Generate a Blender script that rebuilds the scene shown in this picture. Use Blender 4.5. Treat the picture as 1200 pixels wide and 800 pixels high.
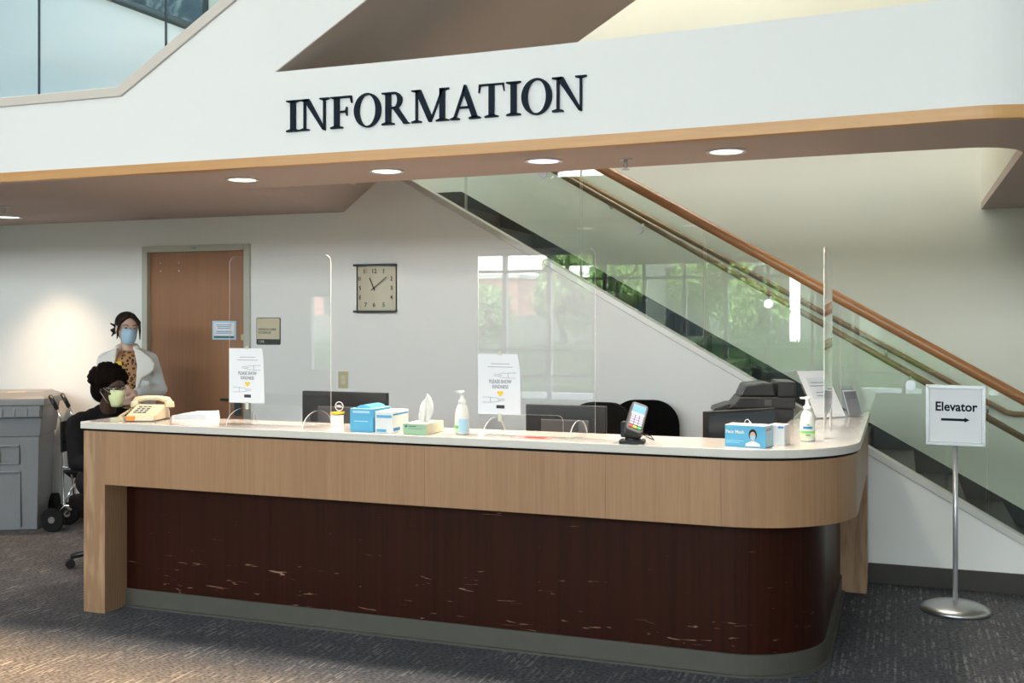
import bpy, bmesh, math, random
from mathutils import Vector, Matrix, Euler
R = math.radians
PI = math.pi
scene = bpy.context.scene
for o in list(bpy.data.objects):
    bpy.data.objects.remove(o)
col = scene.collection
random.seed(7)

# ------------------------------------------------------------------ camera, world, exposure, sun
TH = math.atan(455 / 1235)
cam_d = bpy.data.cameras.new('camera')
cam = bpy.data.objects.new('camera', cam_d)
col.objects.link(cam)
cam.location = (0, 0, 1.67)
cam.rotation_euler = (R(90), 0, TH)
cam_d.sensor_width = 36
cam_d.lens = 36 * 1235 / 1200
cam_d.shift_y = -27 / 1200
cam_d.clip_start = 0.05
cam_d.clip_end = 300
scene.camera = cam
scene.view_settings.view_transform = 'Standard'
scene.view_settings.look = 'None'
scene.view_settings.gamma = 1
scene.view_settings.use_curve_mapping = False
scene.view_settings.exposure = 0.25

SKY_STRENGTH = 15.0
SUN_STRENGTH = 26.0
w = bpy.data.worlds.new('sky')
scene.world = w
w.use_nodes = True
nt = w.node_tree
nt.nodes.clear()
out = nt.nodes.new('ShaderNodeOutputWorld')
bg = nt.nodes.new('ShaderNodeBackground')
tc = nt.nodes.new('ShaderNodeTexCoord')
sep = nt.nodes.new('ShaderNodeSeparateXYZ')
ramp = nt.nodes.new('ShaderNodeValToRGB')
ramp.color_ramp.elements[0].position = 0.0
ramp.color_ramp.elements[0].color = (0.98, 0.98, 0.97, 1)
ramp.color_ramp.elements[1].position = 0.7
ramp.color_ramp.elements[1].color = (0.62, 0.78, 1.0, 1)
nt.links.new(tc.outputs['Generated'], sep.inputs[0])
nt.links.new(sep.outputs['Z'], ramp.inputs['Fac'])
nt.links.new(ramp.outputs['Color'], bg.inputs['Color'])
bg.inputs['Strength'].default_value = SKY_STRENGTH
nt.links.new(bg.outputs[0], out.inputs[0])

sd = bpy.data.lights.new('sun', 'SUN')
sd.energy = SUN_STRENGTH
sd.angle = R(1.0)
sd.color = (1.0, 0.95, 0.86)
sun = bpy.data.objects.new('sun', sd)
col.objects.link(sun)
sun.rotation_euler = (R(-22), R(10), 0)      # high sun behind the building, lights the garden outside the windows


def area(name, loc, rot, sx, sy, power, color, portal=False):
    d = bpy.data.lights.new(name, 'AREA')
    d.shape = 'RECTANGLE'
    d.size = sx
    d.size_y = sy
    d.energy = power
    d.color = color
    if portal:
        d.cycles.is_portal = True
    o = bpy.data.objects.new(name, d)
    col.objects.link(o)
    o.location = loc
    o.rotation_euler = rot
    return o


WIN_X0, WIN_X1 = -8.48, 3.87
area('window_portal', ((WIN_X0 + WIN_X1) / 2, -10.12, 1.5), (R(90), 0, 0), WIN_X1 - WIN_X0, 3.0, 1, (1, 1, 1), True)
area('added_window_portal', (-4.5, -10.12, 4.95), (R(90), 0, 0), 16.5, 2.5, 1, (1, 1, 1), True)
area('far_window_portal', (-11.55, -10.12, 1.35), (R(90), 0, 0), 1.1, 1.7, 1, (1, 1, 1), True)
# the lobby's warm ceiling fixture over the stair landing
ad_ = bpy.data.lights.new('atrium_spot', 'SPOT')
ad_.energy = 7000
ad_.color = (1.0, 0.62, 0.30)
ad_.spot_size = R(62)
ad_.spot_blend = 0.5
ad_.shadow_soft_size = 0.16
ao_ = bpy.data.objects.new('atrium_spot', ad_)
col.objects.link(ao_)
ao_.location = (-4.9, 5.25, 6.40)
ao_.rotation_euler = (Vector((-3.2, 3.2, 0)) - Vector((-4.9, 5.25, 6.40))).to_track_quat('-Z', 'Y').to_euler()
# unseen area lights under the high ceiling, set for beam and stairwell brightness
area('lobby_fill_light', (-4.0, 0.0, 6.40), (0, 0, 0), 6.0, 5.0, 130, (1.0, 0.98, 0.95))
area('landing_fill_light', (-5.4, 5.9, 6.40), (0, 0, 0), 3.4, 1.2, 60, (0.85, 0.95, 1.0))
area('stairwell_fill_light', (-1.2, 7.8, 6.40), (0, 0, 0), 3.0, 0.8, 118, (1.0, 0.95, 0.80))


# ------------------------------------------------------------------ materials
def node_mat(name):
    m = bpy.data.materials.new(name)
    m.use_nodes = True
    n = m.node_tree
    b = n.nodes['Principled BSDF']
    return m, n, b


def M(name, color, rough=0.5, metal=0.0, spec=0.5, noise=0.0, nscale=20, bump=0.0, bscale=200, coat=0.0, emit=None, es=1.0, subs=0.0, trans=0.0):
    m, n, b = node_mat(name)
    c = (*color, 1)
    b.inputs['Base Color'].default_value = c
    b.inputs['Roughness'].default_value = rough
    b.inputs['Metallic'].default_value = metal
    b.inputs['Specular IOR Level'].default_value = spec
    b.inputs['Coat Weight'].default_value = coat
    b.inputs['Coat Roughness'].default_value = 0.08
    if emit:
        b.inputs['Emission Color'].default_value = (*emit, 1)
        b.inputs['Emission Strength'].default_value = es
    if trans:
        b.inputs['Transmission Weight'].default_value = trans
    t = n.nodes.new('ShaderNodeTexCoord')
    if noise > 0:
        nz = n.nodes.new('ShaderNodeTexNoise')
        nz.inputs['Scale'].default_value = nscale
        nz.inputs['Detail'].default_value = 4
        mx = n.nodes.new('ShaderNodeMix')
        mx.data_type = 'RGBA'
        mx.inputs['A'].default_value = tuple(min(1, x * (1 - noise)) for x in color) + (1,)
        mx.inputs['B'].default_value = tuple(min(1, x * (1 + noise)) for x in color) + (1,)
        n.links.new(t.outputs['Object'], nz.inputs['Vector'])
        n.links.new(nz.outputs['Fac'], mx.inputs['Factor'])
        n.links.new(mx.outputs['Result'], b.inputs['Base Color'])
    if bump > 0:
        nb = n.nodes.new('ShaderNodeTexNoise')
        nb.inputs['Scale'].default_value = bscale
        bp = n.nodes.new('ShaderNodeBump')
        bp.inputs['Strength'].default_value = bump
        bp.inputs['Distance'].default_value = 0.002
        n.links.new(t.outputs['Object'], nb.inputs['Vector'])
        n.links.new(nb.outputs['Fac'], bp.inputs['Height'])
        n.links.new(bp.outputs['Normal'], b.inputs['Normal'])
    return m


def wood(name, c1, c2, axis='Z', scale=1.0, rough=0.45, figure=0.0, coat=0.0):
    """veneer: long streaks along one axis, fine pores; figure adds cathedral arches"""
    m, n, b = node_mat(name)
    t = n.nodes.new('ShaderNodeTexCoord')
    mp = n.nodes.new('ShaderNodeMapping')
    k = {'X': (1.2, 45, 45), 'Y': (45, 1.2, 45), 'Z': (45, 45, 1.2)}[axis]
    mp.inputs['Scale'].default_value = tuple(v * scale for v in k)
    n.links.new(t.outputs['Object'], mp.inputs['Vector'])
    n1 = n.nodes.new('ShaderNodeTexNoise')
    n1.inputs['Scale'].default_value = 1.0
    n1.inputs['Detail'].default_value = 6
    n1.inputs['Roughness'].default_value = 0.65
    n.links.new(mp.outputs[0], n1.inputs['Vector'])
    mp2 = n.nodes.new('ShaderNodeMapping')
    k2 = {'X': (0.3, 4, 4), 'Y': (4, 0.3, 4), 'Z': (4, 4, 0.3)}[axis]
    mp2.inputs['Scale'].default_value = k2
    n.links.new(t.outputs['Object'], mp2.inputs['Vector'])
    n2 = n.nodes.new('ShaderNodeTexNoise')
    n2.inputs['Scale'].default_value = 1.0
    n2.inputs['Detail'].default_value = 2
    n.links.new(mp2.outputs[0], n2.inputs['Vector'])
    ad = n.nodes.new('ShaderNodeMix')
    ad.data_type = 'FLOAT'
    ad.inputs['Factor'].default_value = 0.4
    n.links.new(n1.outputs['Fac'], ad.inputs['A'])
    n.links.new(n2.outputs['Fac'], ad.inputs['B'])
    src = ad.outputs['Result']
    if figure > 0:
        mp3 = n.nodes.new('ShaderNodeMapping')
        mp3.inputs['Scale'].default_value = {'X': (0.6, 7, 7), 'Y': (7, 0.6, 7), 'Z': (7, 7, 0.9)}[axis]
        n.links.new(t.outputs['Object'], mp3.inputs['Vector'])
        wv = n.nodes.new('ShaderNodeTexWave')
        wv.wave_type = 'RINGS'
        wv.inputs['Scale'].default_value = 3.2
        wv.inputs['Distortion'].default_value = 6
        wv.inputs['Detail'].default_value = 2
        n.links.new(mp3.outputs[0], wv.inputs['Vector'])
        a2 = n.nodes.new('ShaderNodeMix')
        a2.data_type = 'FLOAT'
        a2.inputs['Factor'].default_value = figure
        n.links.new(src, a2.inputs['A'])
        n.links.new(wv.outputs['Fac'], a2.inputs['B'])
        src = a2.outputs['Result']
    rp = n.nodes.new('ShaderNodeValToRGB')
    rp.color_ramp.elements[0].position = 0.32
    rp.color_ramp.elements[0].color = (*c2, 1)
    rp.color_ramp.elements[1].position = 0.66
    rp.color_ramp.elements[1].color = (*c1, 1)
    n.links.new(src, rp.inputs['Fac'])
    n.links.new(rp.outputs['Color'], b.inputs['Base Color'])
    b.inputs['Roughness'].default_value = rough
    b.inputs['Coat Weight'].default_value = coat
    bp = n.nodes.new('ShaderNodeBump')
    bp.inputs['Strength'].default_value = 0.12
    bp.inputs['Distance'].default_value = 0.001
    n.links.new(n1.outputs['Fac'], bp.inputs['Height'])
    n.links.new(bp.outputs['Normal'], b.inputs['Normal'])
    return m


def clear(name, tint=(1, 1, 1), ior=1.5, rough=0.0, body=None, bodyw=0.0):
    """thin clear sheet: transparent body with Fresnel mirror reflection"""
    m = bpy.data.materials.new(name)
    m.use_nodes = True
    n = m.node_tree
    n.nodes.clear()
    o = n.nodes.new('ShaderNodeOutputMaterial')
    tr = n.nodes.new('ShaderNodeBsdfTransparent')
    tr.inputs['Color'].default_value = (*tint, 1)
    gl = n.nodes.new('ShaderNodeBsdfGlossy')
    gl.inputs['Roughness'].default_value = rough
    gl.inputs['Color'].default_value = (1, 1, 1, 1)
    fr = n.nodes.new('ShaderNodeFresnel')
    fr.inputs['IOR'].default_value = ior
    # Fresnel with the outside ratio on both faces of the sheet
    geo = n.nodes.new('ShaderNodeNewGeometry')
    mt = n.nodes.new('ShaderNodeMath')
    mt.operation = 'MULTIPLY_ADD'
    mt.inputs[1].default_value = (1 / ior - ior)
    mt.inputs[2].default_value = ior
    n.links.new(geo.outputs['Backfacing'], mt.inputs[0])
    n.links.new(mt.outputs[0], fr.inputs['IOR'])
    mx = n.nodes.new('ShaderNodeMixShader')
    n.links.new(fr.outputs[0], mx.inputs[0])
    n.links.new(tr.outputs[0], mx.inputs[1])
    n.links.new(gl.outputs[0], mx.inputs[2])
    src = mx.outputs[0]
    if bodyw > 0:
        df = n.nodes.new('ShaderNodeBsdfDiffuse')
        df.inputs['Color'].default_value = (*body, 1)
        m2 = n.nodes.new('ShaderNodeMixShader')
        m2.inputs[0].default_value = bodyw
        n.links.new(src, m2.inputs[1])
        n.links.new(df.outputs[0], m2.inputs[2])
        src = m2.outputs[0]
    n.links.new(src, o.inputs[0])
    return m


def carpet_mat():
    m, n, b = node_mat('carpet')
    L = n.links.new
    t = n.nodes.new('ShaderNodeTexCoord')

    def noise(scale, vec=None, detail=2, sc=(1, 1, 1)):
        mp = n.nodes.new('ShaderNodeMapping')
        mp.inputs['Scale'].default_value = sc
        L(t.outputs['Object'], mp.inputs['Vector'])
        q = n.nodes.new('ShaderNodeTexNoise')
        q.inputs['Scale'].default_value = scale
        q.inputs['Detail'].default_value = detail
        L(mp.outputs[0], q.inputs['Vector'])
        return q.outputs['Fac']

    # dashes: bricks turned to run along Y, thin bricks between broad joints
    def dashes(scale, off):
        mp = n.nodes.new('ShaderNodeMapping')
        mp.inputs['Rotation'].default_value = (0, 0, R(90))
        mp.inputs['Location'].default_value = off
        L(t.outputs['Object'], mp.inputs['Vector'])
        br = n.nodes.new('ShaderNodeTexBrick')
        br.offset = 0.37
        br.offset_frequency = 2
        br.inputs['Scale'].default_value = scale
        br.inputs['Brick Width'].default_value = 0.125
        br.inputs['Row Height'].default_value = 0.046
        br.inputs['Mortar Size'].default_value = 0.0182
        br.inputs['Mortar Smooth'].default_value = 0.15
        br.inputs['Bias'].default_value = -0.1
        br.inputs['Color1'].default_value = (0, 0, 0, 1)
        br.inputs['Color2'].default_value = (1, 1, 1, 1)
        br.inputs['Mortar'].default_value = (0, 0, 0, 1)
        L(mp.outputs[0], br.inputs['Vector'])
        return br.outputs['Color']
    d1 = dashes(1.0, (0, 0, 0))
    d2 = dashes(1.31, (0.37, 0.11, 0))
    mxd = n.nodes.new('ShaderNodeMath')
    mxd.operation = 'MAXIMUM'
    L(d1, mxd.inputs[0])
    L(d2, mxd.inputs[1])
    dn = n.nodes.new('ShaderNodeMath')
    dn.operation = 'MULTIPLY'
    thr = n.nodes.new('ShaderNodeMapRange')
    thr.inputs['From Min'].default_value = 0.42
    thr.inputs['From Max'].default_value = 0.62
    L(noise(5.0, detail=4), thr.inputs['Value'])
    L(mxd.outputs[0], dn.inputs[0])
    L(thr.outputs[0], dn.inputs[1])
    base = n.nodes.new('ShaderNodeValToRGB')
    base.color_ramp.elements[0].position = 0.35
    base.color_ramp.elements[0].color = (0.032, 0.034, 0.042, 1)
    base.color_ramp.elements[1].position = 0.65
    base.color_ramp.elements[1].color = (0.115, 0.118, 0.132, 1)
    L(noise(95, detail=3, sc=(0.5, 1, 1)), base.inputs['Fac'])
    mx = n.nodes.new('ShaderNodeMix')
    mx.data_type = 'RGBA'
    mx.inputs['B'].default_value = (0.22, 0.22, 0.215, 1)
    L(dn.outputs[0], mx.inputs['Factor'])
    L(base.outputs[0], mx.inputs['A'])
    L(mx.outputs['Result'], b.inputs['Base Color'])
    b.inputs['Roughness'].default_value = 0.95
    b.inputs['Specular IOR Level'].default_value = 0.15
    bp = n.nodes.new('ShaderNodeBump')
    bp.inputs['Strength'].default_value = 0.5
    bp.inputs['Distance'].default_value = 0.004
    L(noise(260), bp.inputs['Height'])
    L(bp.outputs[0], b.inputs['Normal'])
    return m


def mahogany_mat():
    m, n, b = node_mat('mahogany')
    L = n.links.new
    t = n.nodes.new('ShaderNodeTexCoord')
    mp = n.nodes.new('ShaderNodeMapping')
    mp.inputs['Scale'].default_value = (40, 40, 0.8)
    L(t.outputs['Object'], mp.inputs['Vector'])
    g = n.nodes.new('ShaderNodeTexNoise')
    g.inputs['Scale'].default_value = 1
    g.inputs['Detail'].default_value = 5
    L(mp.outputs[0], g.inputs['Vector'])
    rp = n.nodes.new('ShaderNodeValToRGB')
    rp.color_ramp.elements[0].position = 0.3
    rp.color_ramp.elements[0].color = (0.020, 0.0042, 0.0020, 1)
    rp.color_ramp.elements[1].position = 0.7
    rp.color_ramp.elements[1].color = (0.034, 0.0070, 0.0032, 1)
    L(g.outputs['Fac'], rp.inputs['Fac'])
    # scuffs: sparse horizontal scratches, thicker towards the floor
    mp2 = n.nodes.new('ShaderNodeMapping')
    mp2.inputs['Scale'].default_value = (6.5, 6.5, 60)
    mp2.inputs['Rotation'].default_value = (0, R(4), 0)
    L(t.outputs['Object'], mp2.inputs['Vector'])
    s = n.nodes.new('ShaderNodeTexNoise')
    s.inputs['Scale'].default_value = 1.0
    s.inputs['Detail'].default_value = 3
    s.inputs['Distortion'].default_value = 0.8
    L(mp2.outputs[0], s.inputs['Vector'])
    sep_ = n.nodes.new('ShaderNodeSeparateXYZ')
    L(t.outputs['Object'], sep_.inputs[0])
    mr = n.nodes.new('ShaderNodeMapRange')
    mr.inputs['From Min'].default_value = 0.1
    mr.inputs['From Max'].default_value = 0.62
    mr.inputs['To Min'].default_value = 0.052
    mr.inputs['To Max'].default_value = -0.04
    L(sep_.outputs['Z'], mr.inputs['Value'])
    ad = n.nodes.new('ShaderNodeMath')
    ad.operation = 'ADD'
    L(s.outputs['Fac'], ad.inputs[0])
    L(mr.outputs[0], ad.inputs[1])
    th_ = n.nodes.new('ShaderNodeMapRange')
    th_.inputs['From Min'].default_value = 0.700
    th_.inputs['From Max'].default_value = 0.745
    L(ad.outputs[0], th_.inputs['Value'])
    mx = n.nodes.new('ShaderNodeMix')
    mx.data_type = 'RGBA'
    mx.inputs['B'].default_value = (0.30, 0.17, 0.11, 1)
    L(th_.outputs[0], mx.inputs['Factor'])
    L(rp.outputs[0], mx.inputs['A'])
    L(mx.outputs['Result'], b.inputs['Base Color'])
    b.inputs['Roughness'].default_value = 0.40
    b.inputs['Specular IOR Level'].default_value = 0.16
    return m


def leopard_mat():
    m, n, b = node_mat('leopard_print')
    L = n.links.new
    t = n.nodes.new('ShaderNodeTexCoord')
    v = n.nodes.new('ShaderNodeTexVoronoi')
    v.inputs['Scale'].default_value = 42
    L(t.outputs['Object'], v.inputs['Vector'])
    rp = n.nodes.new('ShaderNodeValToRGB')
    e = rp.color_ramp.elements
    e[0].position = 0.0
    e[0].color = (0.30, 0.13, 0.05, 1)
    e[1].position = 0.27
    e[1].color = (0.012, 0.008, 0.006, 1)
    x = e.new(0.2)
    x.color = (0.30, 0.13, 0.05, 1)
    x = e.new(0.42)
    x.color = (0.012, 0.008, 0.006, 1)
    x = e.new(0.47)
    x.color = (0.50, 0.27, 0.13, 1)
    L(v.outputs['Distance'], rp.inputs['Fac'])
    L(rp.outputs[0], b.inputs['Base Color'])
    b.inputs['Roughness'].default_value = 0.8
    return m


def art_mat():
    m, n, b = node_mat('art_canvas')
    L = n.links.new
    t = n.nodes.new('ShaderNodeTexCoord')
    q = n.nodes.new('ShaderNodeTexNoise')
    q.inputs['Scale'].default_value = 3.2
    q.inputs['Detail'].default_value = 9
    q.inputs['Distortion'].default_value = 2.2
    L(t.outputs['Object'], q.inputs['Vector'])
    rp = n.nodes.new('ShaderNodeValToRGB')
    rp.color_ramp.elements[0].position = 0.35
    rp.color_ramp.elements[0].color = (0.05, 0.09, 0.12, 1)
    rp.color_ramp.elements[1].position = 0.62
    rp.color_ramp.elements[1].color = (0.38, 0.45, 0.46, 1)
    x = rp.color_ramp.elements.new(0.5)
    x.color = (0.12, 0.17, 0.20, 1)
    L(q.outputs['Fac'], rp.inputs['Fac'])
    L(rp.outputs[0], b.inputs['Base Color'])
    b.inputs['Roughness'].default_value = 0.6
    return m


def leaf_mat(name, c1, c2):
    m, n, b = node_mat(name)
    L = n.links.new
    t = n.nodes.new('ShaderNodeTexCoord')
    q = n.nodes.new('ShaderNodeTexNoise')
    q.inputs['Scale'].default_value = 2.5
    q.inputs['Detail'].default_value = 5
    L(t.outputs['Object'], q.inputs['Vector'])
    mx = n.nodes.new('ShaderNodeMix')
    mx.data_type = 'RGBA'
    mx.inputs['A'].default_value = (*c1, 1)
    mx.inputs['B'].default_value = (*c2, 1)
    L(q.outputs['Fac'], mx.inputs['Factor'])
    L(mx.outputs['Result'], b.inputs['Base Color'])
    b.inputs['Roughness'].default_value = 0.6
    return m


WHITE = M('white_paint', (0.78, 0.785, 0.78), 0.75, spec=0.2, noise=0.012, nscale=1.5, bump=0.06, bscale=260)
BACKW = M('back_wall_paint', (0.87, 0.865, 0.845), 0.75, spec=0.2, noise=0.015, nscale=1.2, bump=0.06, bscale=260)
CREAM = M('cream_paint', (0.77, 0.765, 0.67), 0.75, spec=0.2, noise=0.015, nscale=1.2, bump=0.06, bscale=260)
TAUPE = M('taupe_soffit_paint', (0.52, 0.44, 0.40), 0.8, spec=0.15, noise=0.02, nscale=3, bump=0.15, bscale=320)
CAP = M('wall_cap_paint', (0.60, 0.55, 0.50), 0.5, noise=0.02, nscale=6)
METALCAP = M('brushed_cap', (0.62, 0.60, 0.57), 0.42, metal=0.25, noise=0.03, nscale=6)
TRIMWOOD = wood('beam_oak', (0.60, 0.33, 0.125), (0.50, 0.25, 0.085), 'X', 1.0, 0.4)
OAK = wood('desk_oak', (0.39, 0.225, 0.12), (0.285, 0.152, 0.076), 'Z', 1.6, 0.42, coat=0.15)
OAKJ = M('veneer_joint', (0.17, 0.10, 0.06), 0.6, noise=0.05)
OAKP = wood('desk_post_oak', (0.43, 0.265, 0.155), (0.31, 0.175, 0.095), 'Z', 1.1, 0.45, figure=0.45)
DOORW = wood('door_veneer', (0.36, 0.17, 0.08), (0.28, 0.125, 0.057), 'Z', 1.3, 0.4, coat=0.1)
RAILW = wood('rail_wood', (0.42, 0.19, 0.07), (0.30, 0.125, 0.045), 'X', 1.0, 0.35, coat=0.3)
RAILD = wood('inner_rail_wood', (0.30, 0.17, 0.07), (0.17, 0.09, 0.035), 'X', 1.0, 0.35, coat=0.3)
MAHOG = mahogany_mat()
CARPET = carpet_mat()
PLINTH = M('rubber_base', (0.078, 0.072, 0.060), 0.5, noise=0.1, nscale=12)
BASEB = M('dark_baseboard', (0.045, 0.038, 0.032), 0.45, noise=0.1, nscale=10)
TOPM = M('countertop_laminate', (0.62, 0.56, 0.51), 0.16, spec=0.5, noise=0.06, nscale=90, coat=0.4)
TOPEDGE = M('countertop_edge', (0.66, 0.63, 0.58), 0.3, noise=0.03, nscale=60)
BLACK = M('black_plastic', (0.012, 0.012, 0.013), 0.35, noise=0.1, nscale=40)
BLACKM = M('black_matte', (0.008, 0.008, 0.009), 0.85, spec=0.2, noise=0.1, nscale=60)
SKIRT = M('black_stair_skirt', (0.010, 0.010, 0.009), 0.45, noise=0.1, nscale=20)
FABRIC = M('black_mesh_fabric', (0.004, 0.004, 0.004), 0.95, spec=0.1, bump=0.4, bscale=500)
GREYP = M('grey_bin_plastic', (0.185, 0.195, 0.215), 0.42, noise=0.06, nscale=30, bump=0.15, bscale=300)
GREYLID = M('grey_lid_plastic', (0.235, 0.235, 0.24), 0.36, noise=0.06, nscale=20)
CHROME = M('chrome', (0.75, 0.75, 0.76), 0.15, metal=1.0, noise=0.02)
STEEL = M('brushed_steel', (0.55, 0.56, 0.58), 0.34, metal=1.0, noise=0.08, nscale=30)
SATIN = M('satin_aluminium', (0.62, 0.63, 0.65), 0.38, metal=0.7, noise=0.03)
FRAMEP = M('door_frame_paint', (0.50, 0.50, 0.42), 0.5, noise=0.02)
PAPER = M('white_paper', (0.84, 0.84, 0.87), 0.7, noise=0.01)
INK = M('black_ink', (0.03, 0.03, 0.035), 0.7, noise=0.02)
GREYINK = M('grey_ink', (0.25, 0.26, 0.29), 0.7, noise=0.02)
NAVY = M('navy_letter_paint', (0.008, 0.015, 0.028), 0.7, spec=0.15, noise=0.2, nscale=50)
YELLOW = M('yellow_heart', (0.85, 0.58, 0.02), 0.6, noise=0.05)
BEIGE = M('beige_phone_plastic', (0.68, 0.56, 0.37), 0.3, noise=0.03, nscale=8)
ORANGE = M('orange_sticker', (0.90, 0.27, 0.03), 0.5, noise=0.05)
DKGREY = M('dark_grey_plastic', (0.05, 0.05, 0.052), 0.45, noise=0.1)
MIDGREY = M('mid_grey_plastic', (0.22, 0.22, 0.23), 0.4, noise=0.05)
BLUEBOX = M('sky_blue_card', (0.10, 0.42, 0.66), 0.45, noise=0.04, nscale=15)
PALEBLUE = M('pale_blue_card', (0.45, 0.70, 0.85), 0.45, noise=0.04, nscale=15)
DEEPBLUE = M('deep_blue_print', (0.02, 0.22, 0.55), 0.45, noise=0.04)
WHITECARD = M('white_card', (0.80, 0.80, 0.80), 0.5, noise=0.02)
GREENCARD = M('pale_green_card', (0.35, 0.55, 0.36), 0.55, noise=0.05, nscale=18)
CREAMCARD = M('cream_card', (0.66, 0.64, 0.50), 0.55, noise=0.03)
GREENPR = M('green_label', (0.22, 0.60, 0.16), 0.5, noise=0.04)
PALEGREEN = M('pale_green_label', (0.62, 0.78, 0.50), 0.5, noise=0.04)
SOAP = M('white_bottle_plastic', (0.82, 0.82, 0.78), 0.28, noise=0.02)
TISSUE = M('tissue', (0.84, 0.82, 0.80), 0.8, noise=0.03, nscale=30, bump=0.3, bscale=60)
PALEPRINT = M('pale_print', (0.70, 0.74, 0.80), 0.6, noise=0.02)
RED = M('red_print', (0.65, 0.04, 0.03), 0.5, noise=0.05)
PINK = M('pink_print', (0.75, 0.35, 0.33), 0.5, noise=0.05)
GREENKEY = M('green_key', (0.05, 0.55, 0.12), 0.5, noise=0.05)
YELLOWKEY = M('yellow_key', (0.90, 0.60, 0.04), 0.5, noise=0.05)
LILAC = M('lilac_keys', (0.50, 0.46, 0.70), 0.5, noise=0.08, nscale=120)
SCREEN = M('terminal_screen', (0.1, 0.25, 0.6), 0.2, emit=(0.12, 0.30, 0.75), es=0.7, noise=0.1)
IVORY = M('ivory_plastic', (0.56, 0.50, 0.30), 0.4, noise=0.03)
CLOCKF = M('clock_face', (0.58, 0.53, 0.40), 0.45, noise=0.03, nscale=6)
TAN = M('tan_plaque', (0.66, 0.58, 0.40), 0.45, noise=0.03)
TEAL = M('teal_print', (0.05, 0.15, 0.17), 0.5, noise=0.03)
SKIN1 = M('light_skin', (0.64, 0.42, 0.33), 0.5, noise=0.04, nscale=20)
SKIN2 = M('dark_skin', (0.055, 0.026, 0.017), 0.42, noise=0.08, nscale=20)
HAIR1 = M('dark_brown_hair', (0.018, 0.009, 0.007), 0.65, spec=0.25, noise=0.3, nscale=60, bump=0.8, bscale=90)
HAIR2 = M('black_curly_hair', (0.008, 0.0045, 0.0035), 0.95, spec=0.08, noise=0.3, nscale=80, bump=1.0, bscale=120)
JACKET = M('pale_denim_jacket', (0.76, 0.79, 0.80), 0.8, noise=0.05, nscale=14, bump=0.5, bscale=30)
FLEECE = M('white_fleece', (0.86, 0.85, 0.80), 0.9, noise=0.03, nscale=30, bump=0.6, bscale=90)
LEOPARD = leopard_mat()
MASKB = M('blue_mask', (0.40, 0.60, 0.76), 0.7, noise=0.03, nscale=30)
MASKY = M('yellow_mask', (0.72, 0.80, 0.45), 0.7, noise=0.03, nscale=30)
CLOTHB = M('black_cloth', (0.006, 0.006, 0.008), 0.9, spec=0.15, noise=0.2, bump=0.5, bscale=40)
JEANS = M('dark_jeans', (0.03, 0.045, 0.08), 0.85, noise=0.15, nscale=60)
EYEW = M('eye_white', (0.42, 0.40, 0.38), 0.3, noise=0.02)
ART = art_mat()
DARKRAIL = M('dark_metal_rail', (0.06, 0.075, 0.08), 0.4, metal=0.5, noise=0.1)
LENS = M('lamp_lens', (0.9, 0.88, 0.84), 0.3, emit=(1.0, 0.92, 0.84), es=2.2, noise=0.1, nscale=60)
LENSV = M('violet_lamp_lens', (0.8, 0.7, 0.95), 0.3, emit=(0.75, 0.62, 1.0), es=2.0, noise=0.1, nscale=60)
LAWN = leaf_mat('lawn', (0.05, 0.13, 0.025), (0.10, 0.20, 0.04))
LEAFA = leaf_mat('tree_leaves', (0.16, 0.30, 0.07), (0.36, 0.50, 0.16))
LEAFB = leaf_mat('hedge_leaves', (0.02, 0.075, 0.015), (0.06, 0.15, 0.03))
BARK = M('bark', (0.12, 0.09, 0.065), 0.9, noise=0.3, nscale=14, bump=0.8, bscale=30)
PINKWALL = M('pink_stucco', (0.52, 0.24, 0.19), 0.85, noise=0.04)
GREYWALL = M('grey_green_stucco', (0.20, 0.22, 0.19), 0.85, noise=0.04)
PALEWALL = M('pale_stucco', (0.60, 0.58, 0.54), 0.85, noise=0.04)
DARKGL = M('dark_window_glass', (0.03, 0.04, 0.05), 0.06, noise=0.05)
CONC = M('concrete_path', (0.42, 0.41, 0.39), 0.85, noise=0.08, nscale=6)
ACRYL = clear('clear_acrylic', (0.985, 0.985, 0.985), 1.49)
ACRED = clear('acrylic_edge', (0.9, 0.88, 0.86), 1.49, 0.1, (0.9, 0.88, 0.84), 0.6)
SLEEVE = clear('clear_sleeve', (0.93, 0.93, 0.95), 1.45, 0.1, (0.85, 0.85, 0.88), 0.10)
GLASSG = clear('green_tinted_glass', (0.925, 0.97, 0.945), 1.52)
GLASSE = M('glass_joint', (0.50, 0.56, 0.50), 0.3, noise=0.02)
GLASSB = clear('blue_tinted_glass', (0.80, 0.92, 0.975), 1.52)
GLASSBE = M('dark_glass_joint', (0.01, 0.03, 0.07), 0.3, noise=0.02)
WINGL = clear('window_glass', (0.94, 0.96, 0.95), 1.5)
MULL = M('mullion_paint', (0.62, 0.62, 0.60), 0.5, noise=0.02)


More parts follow.
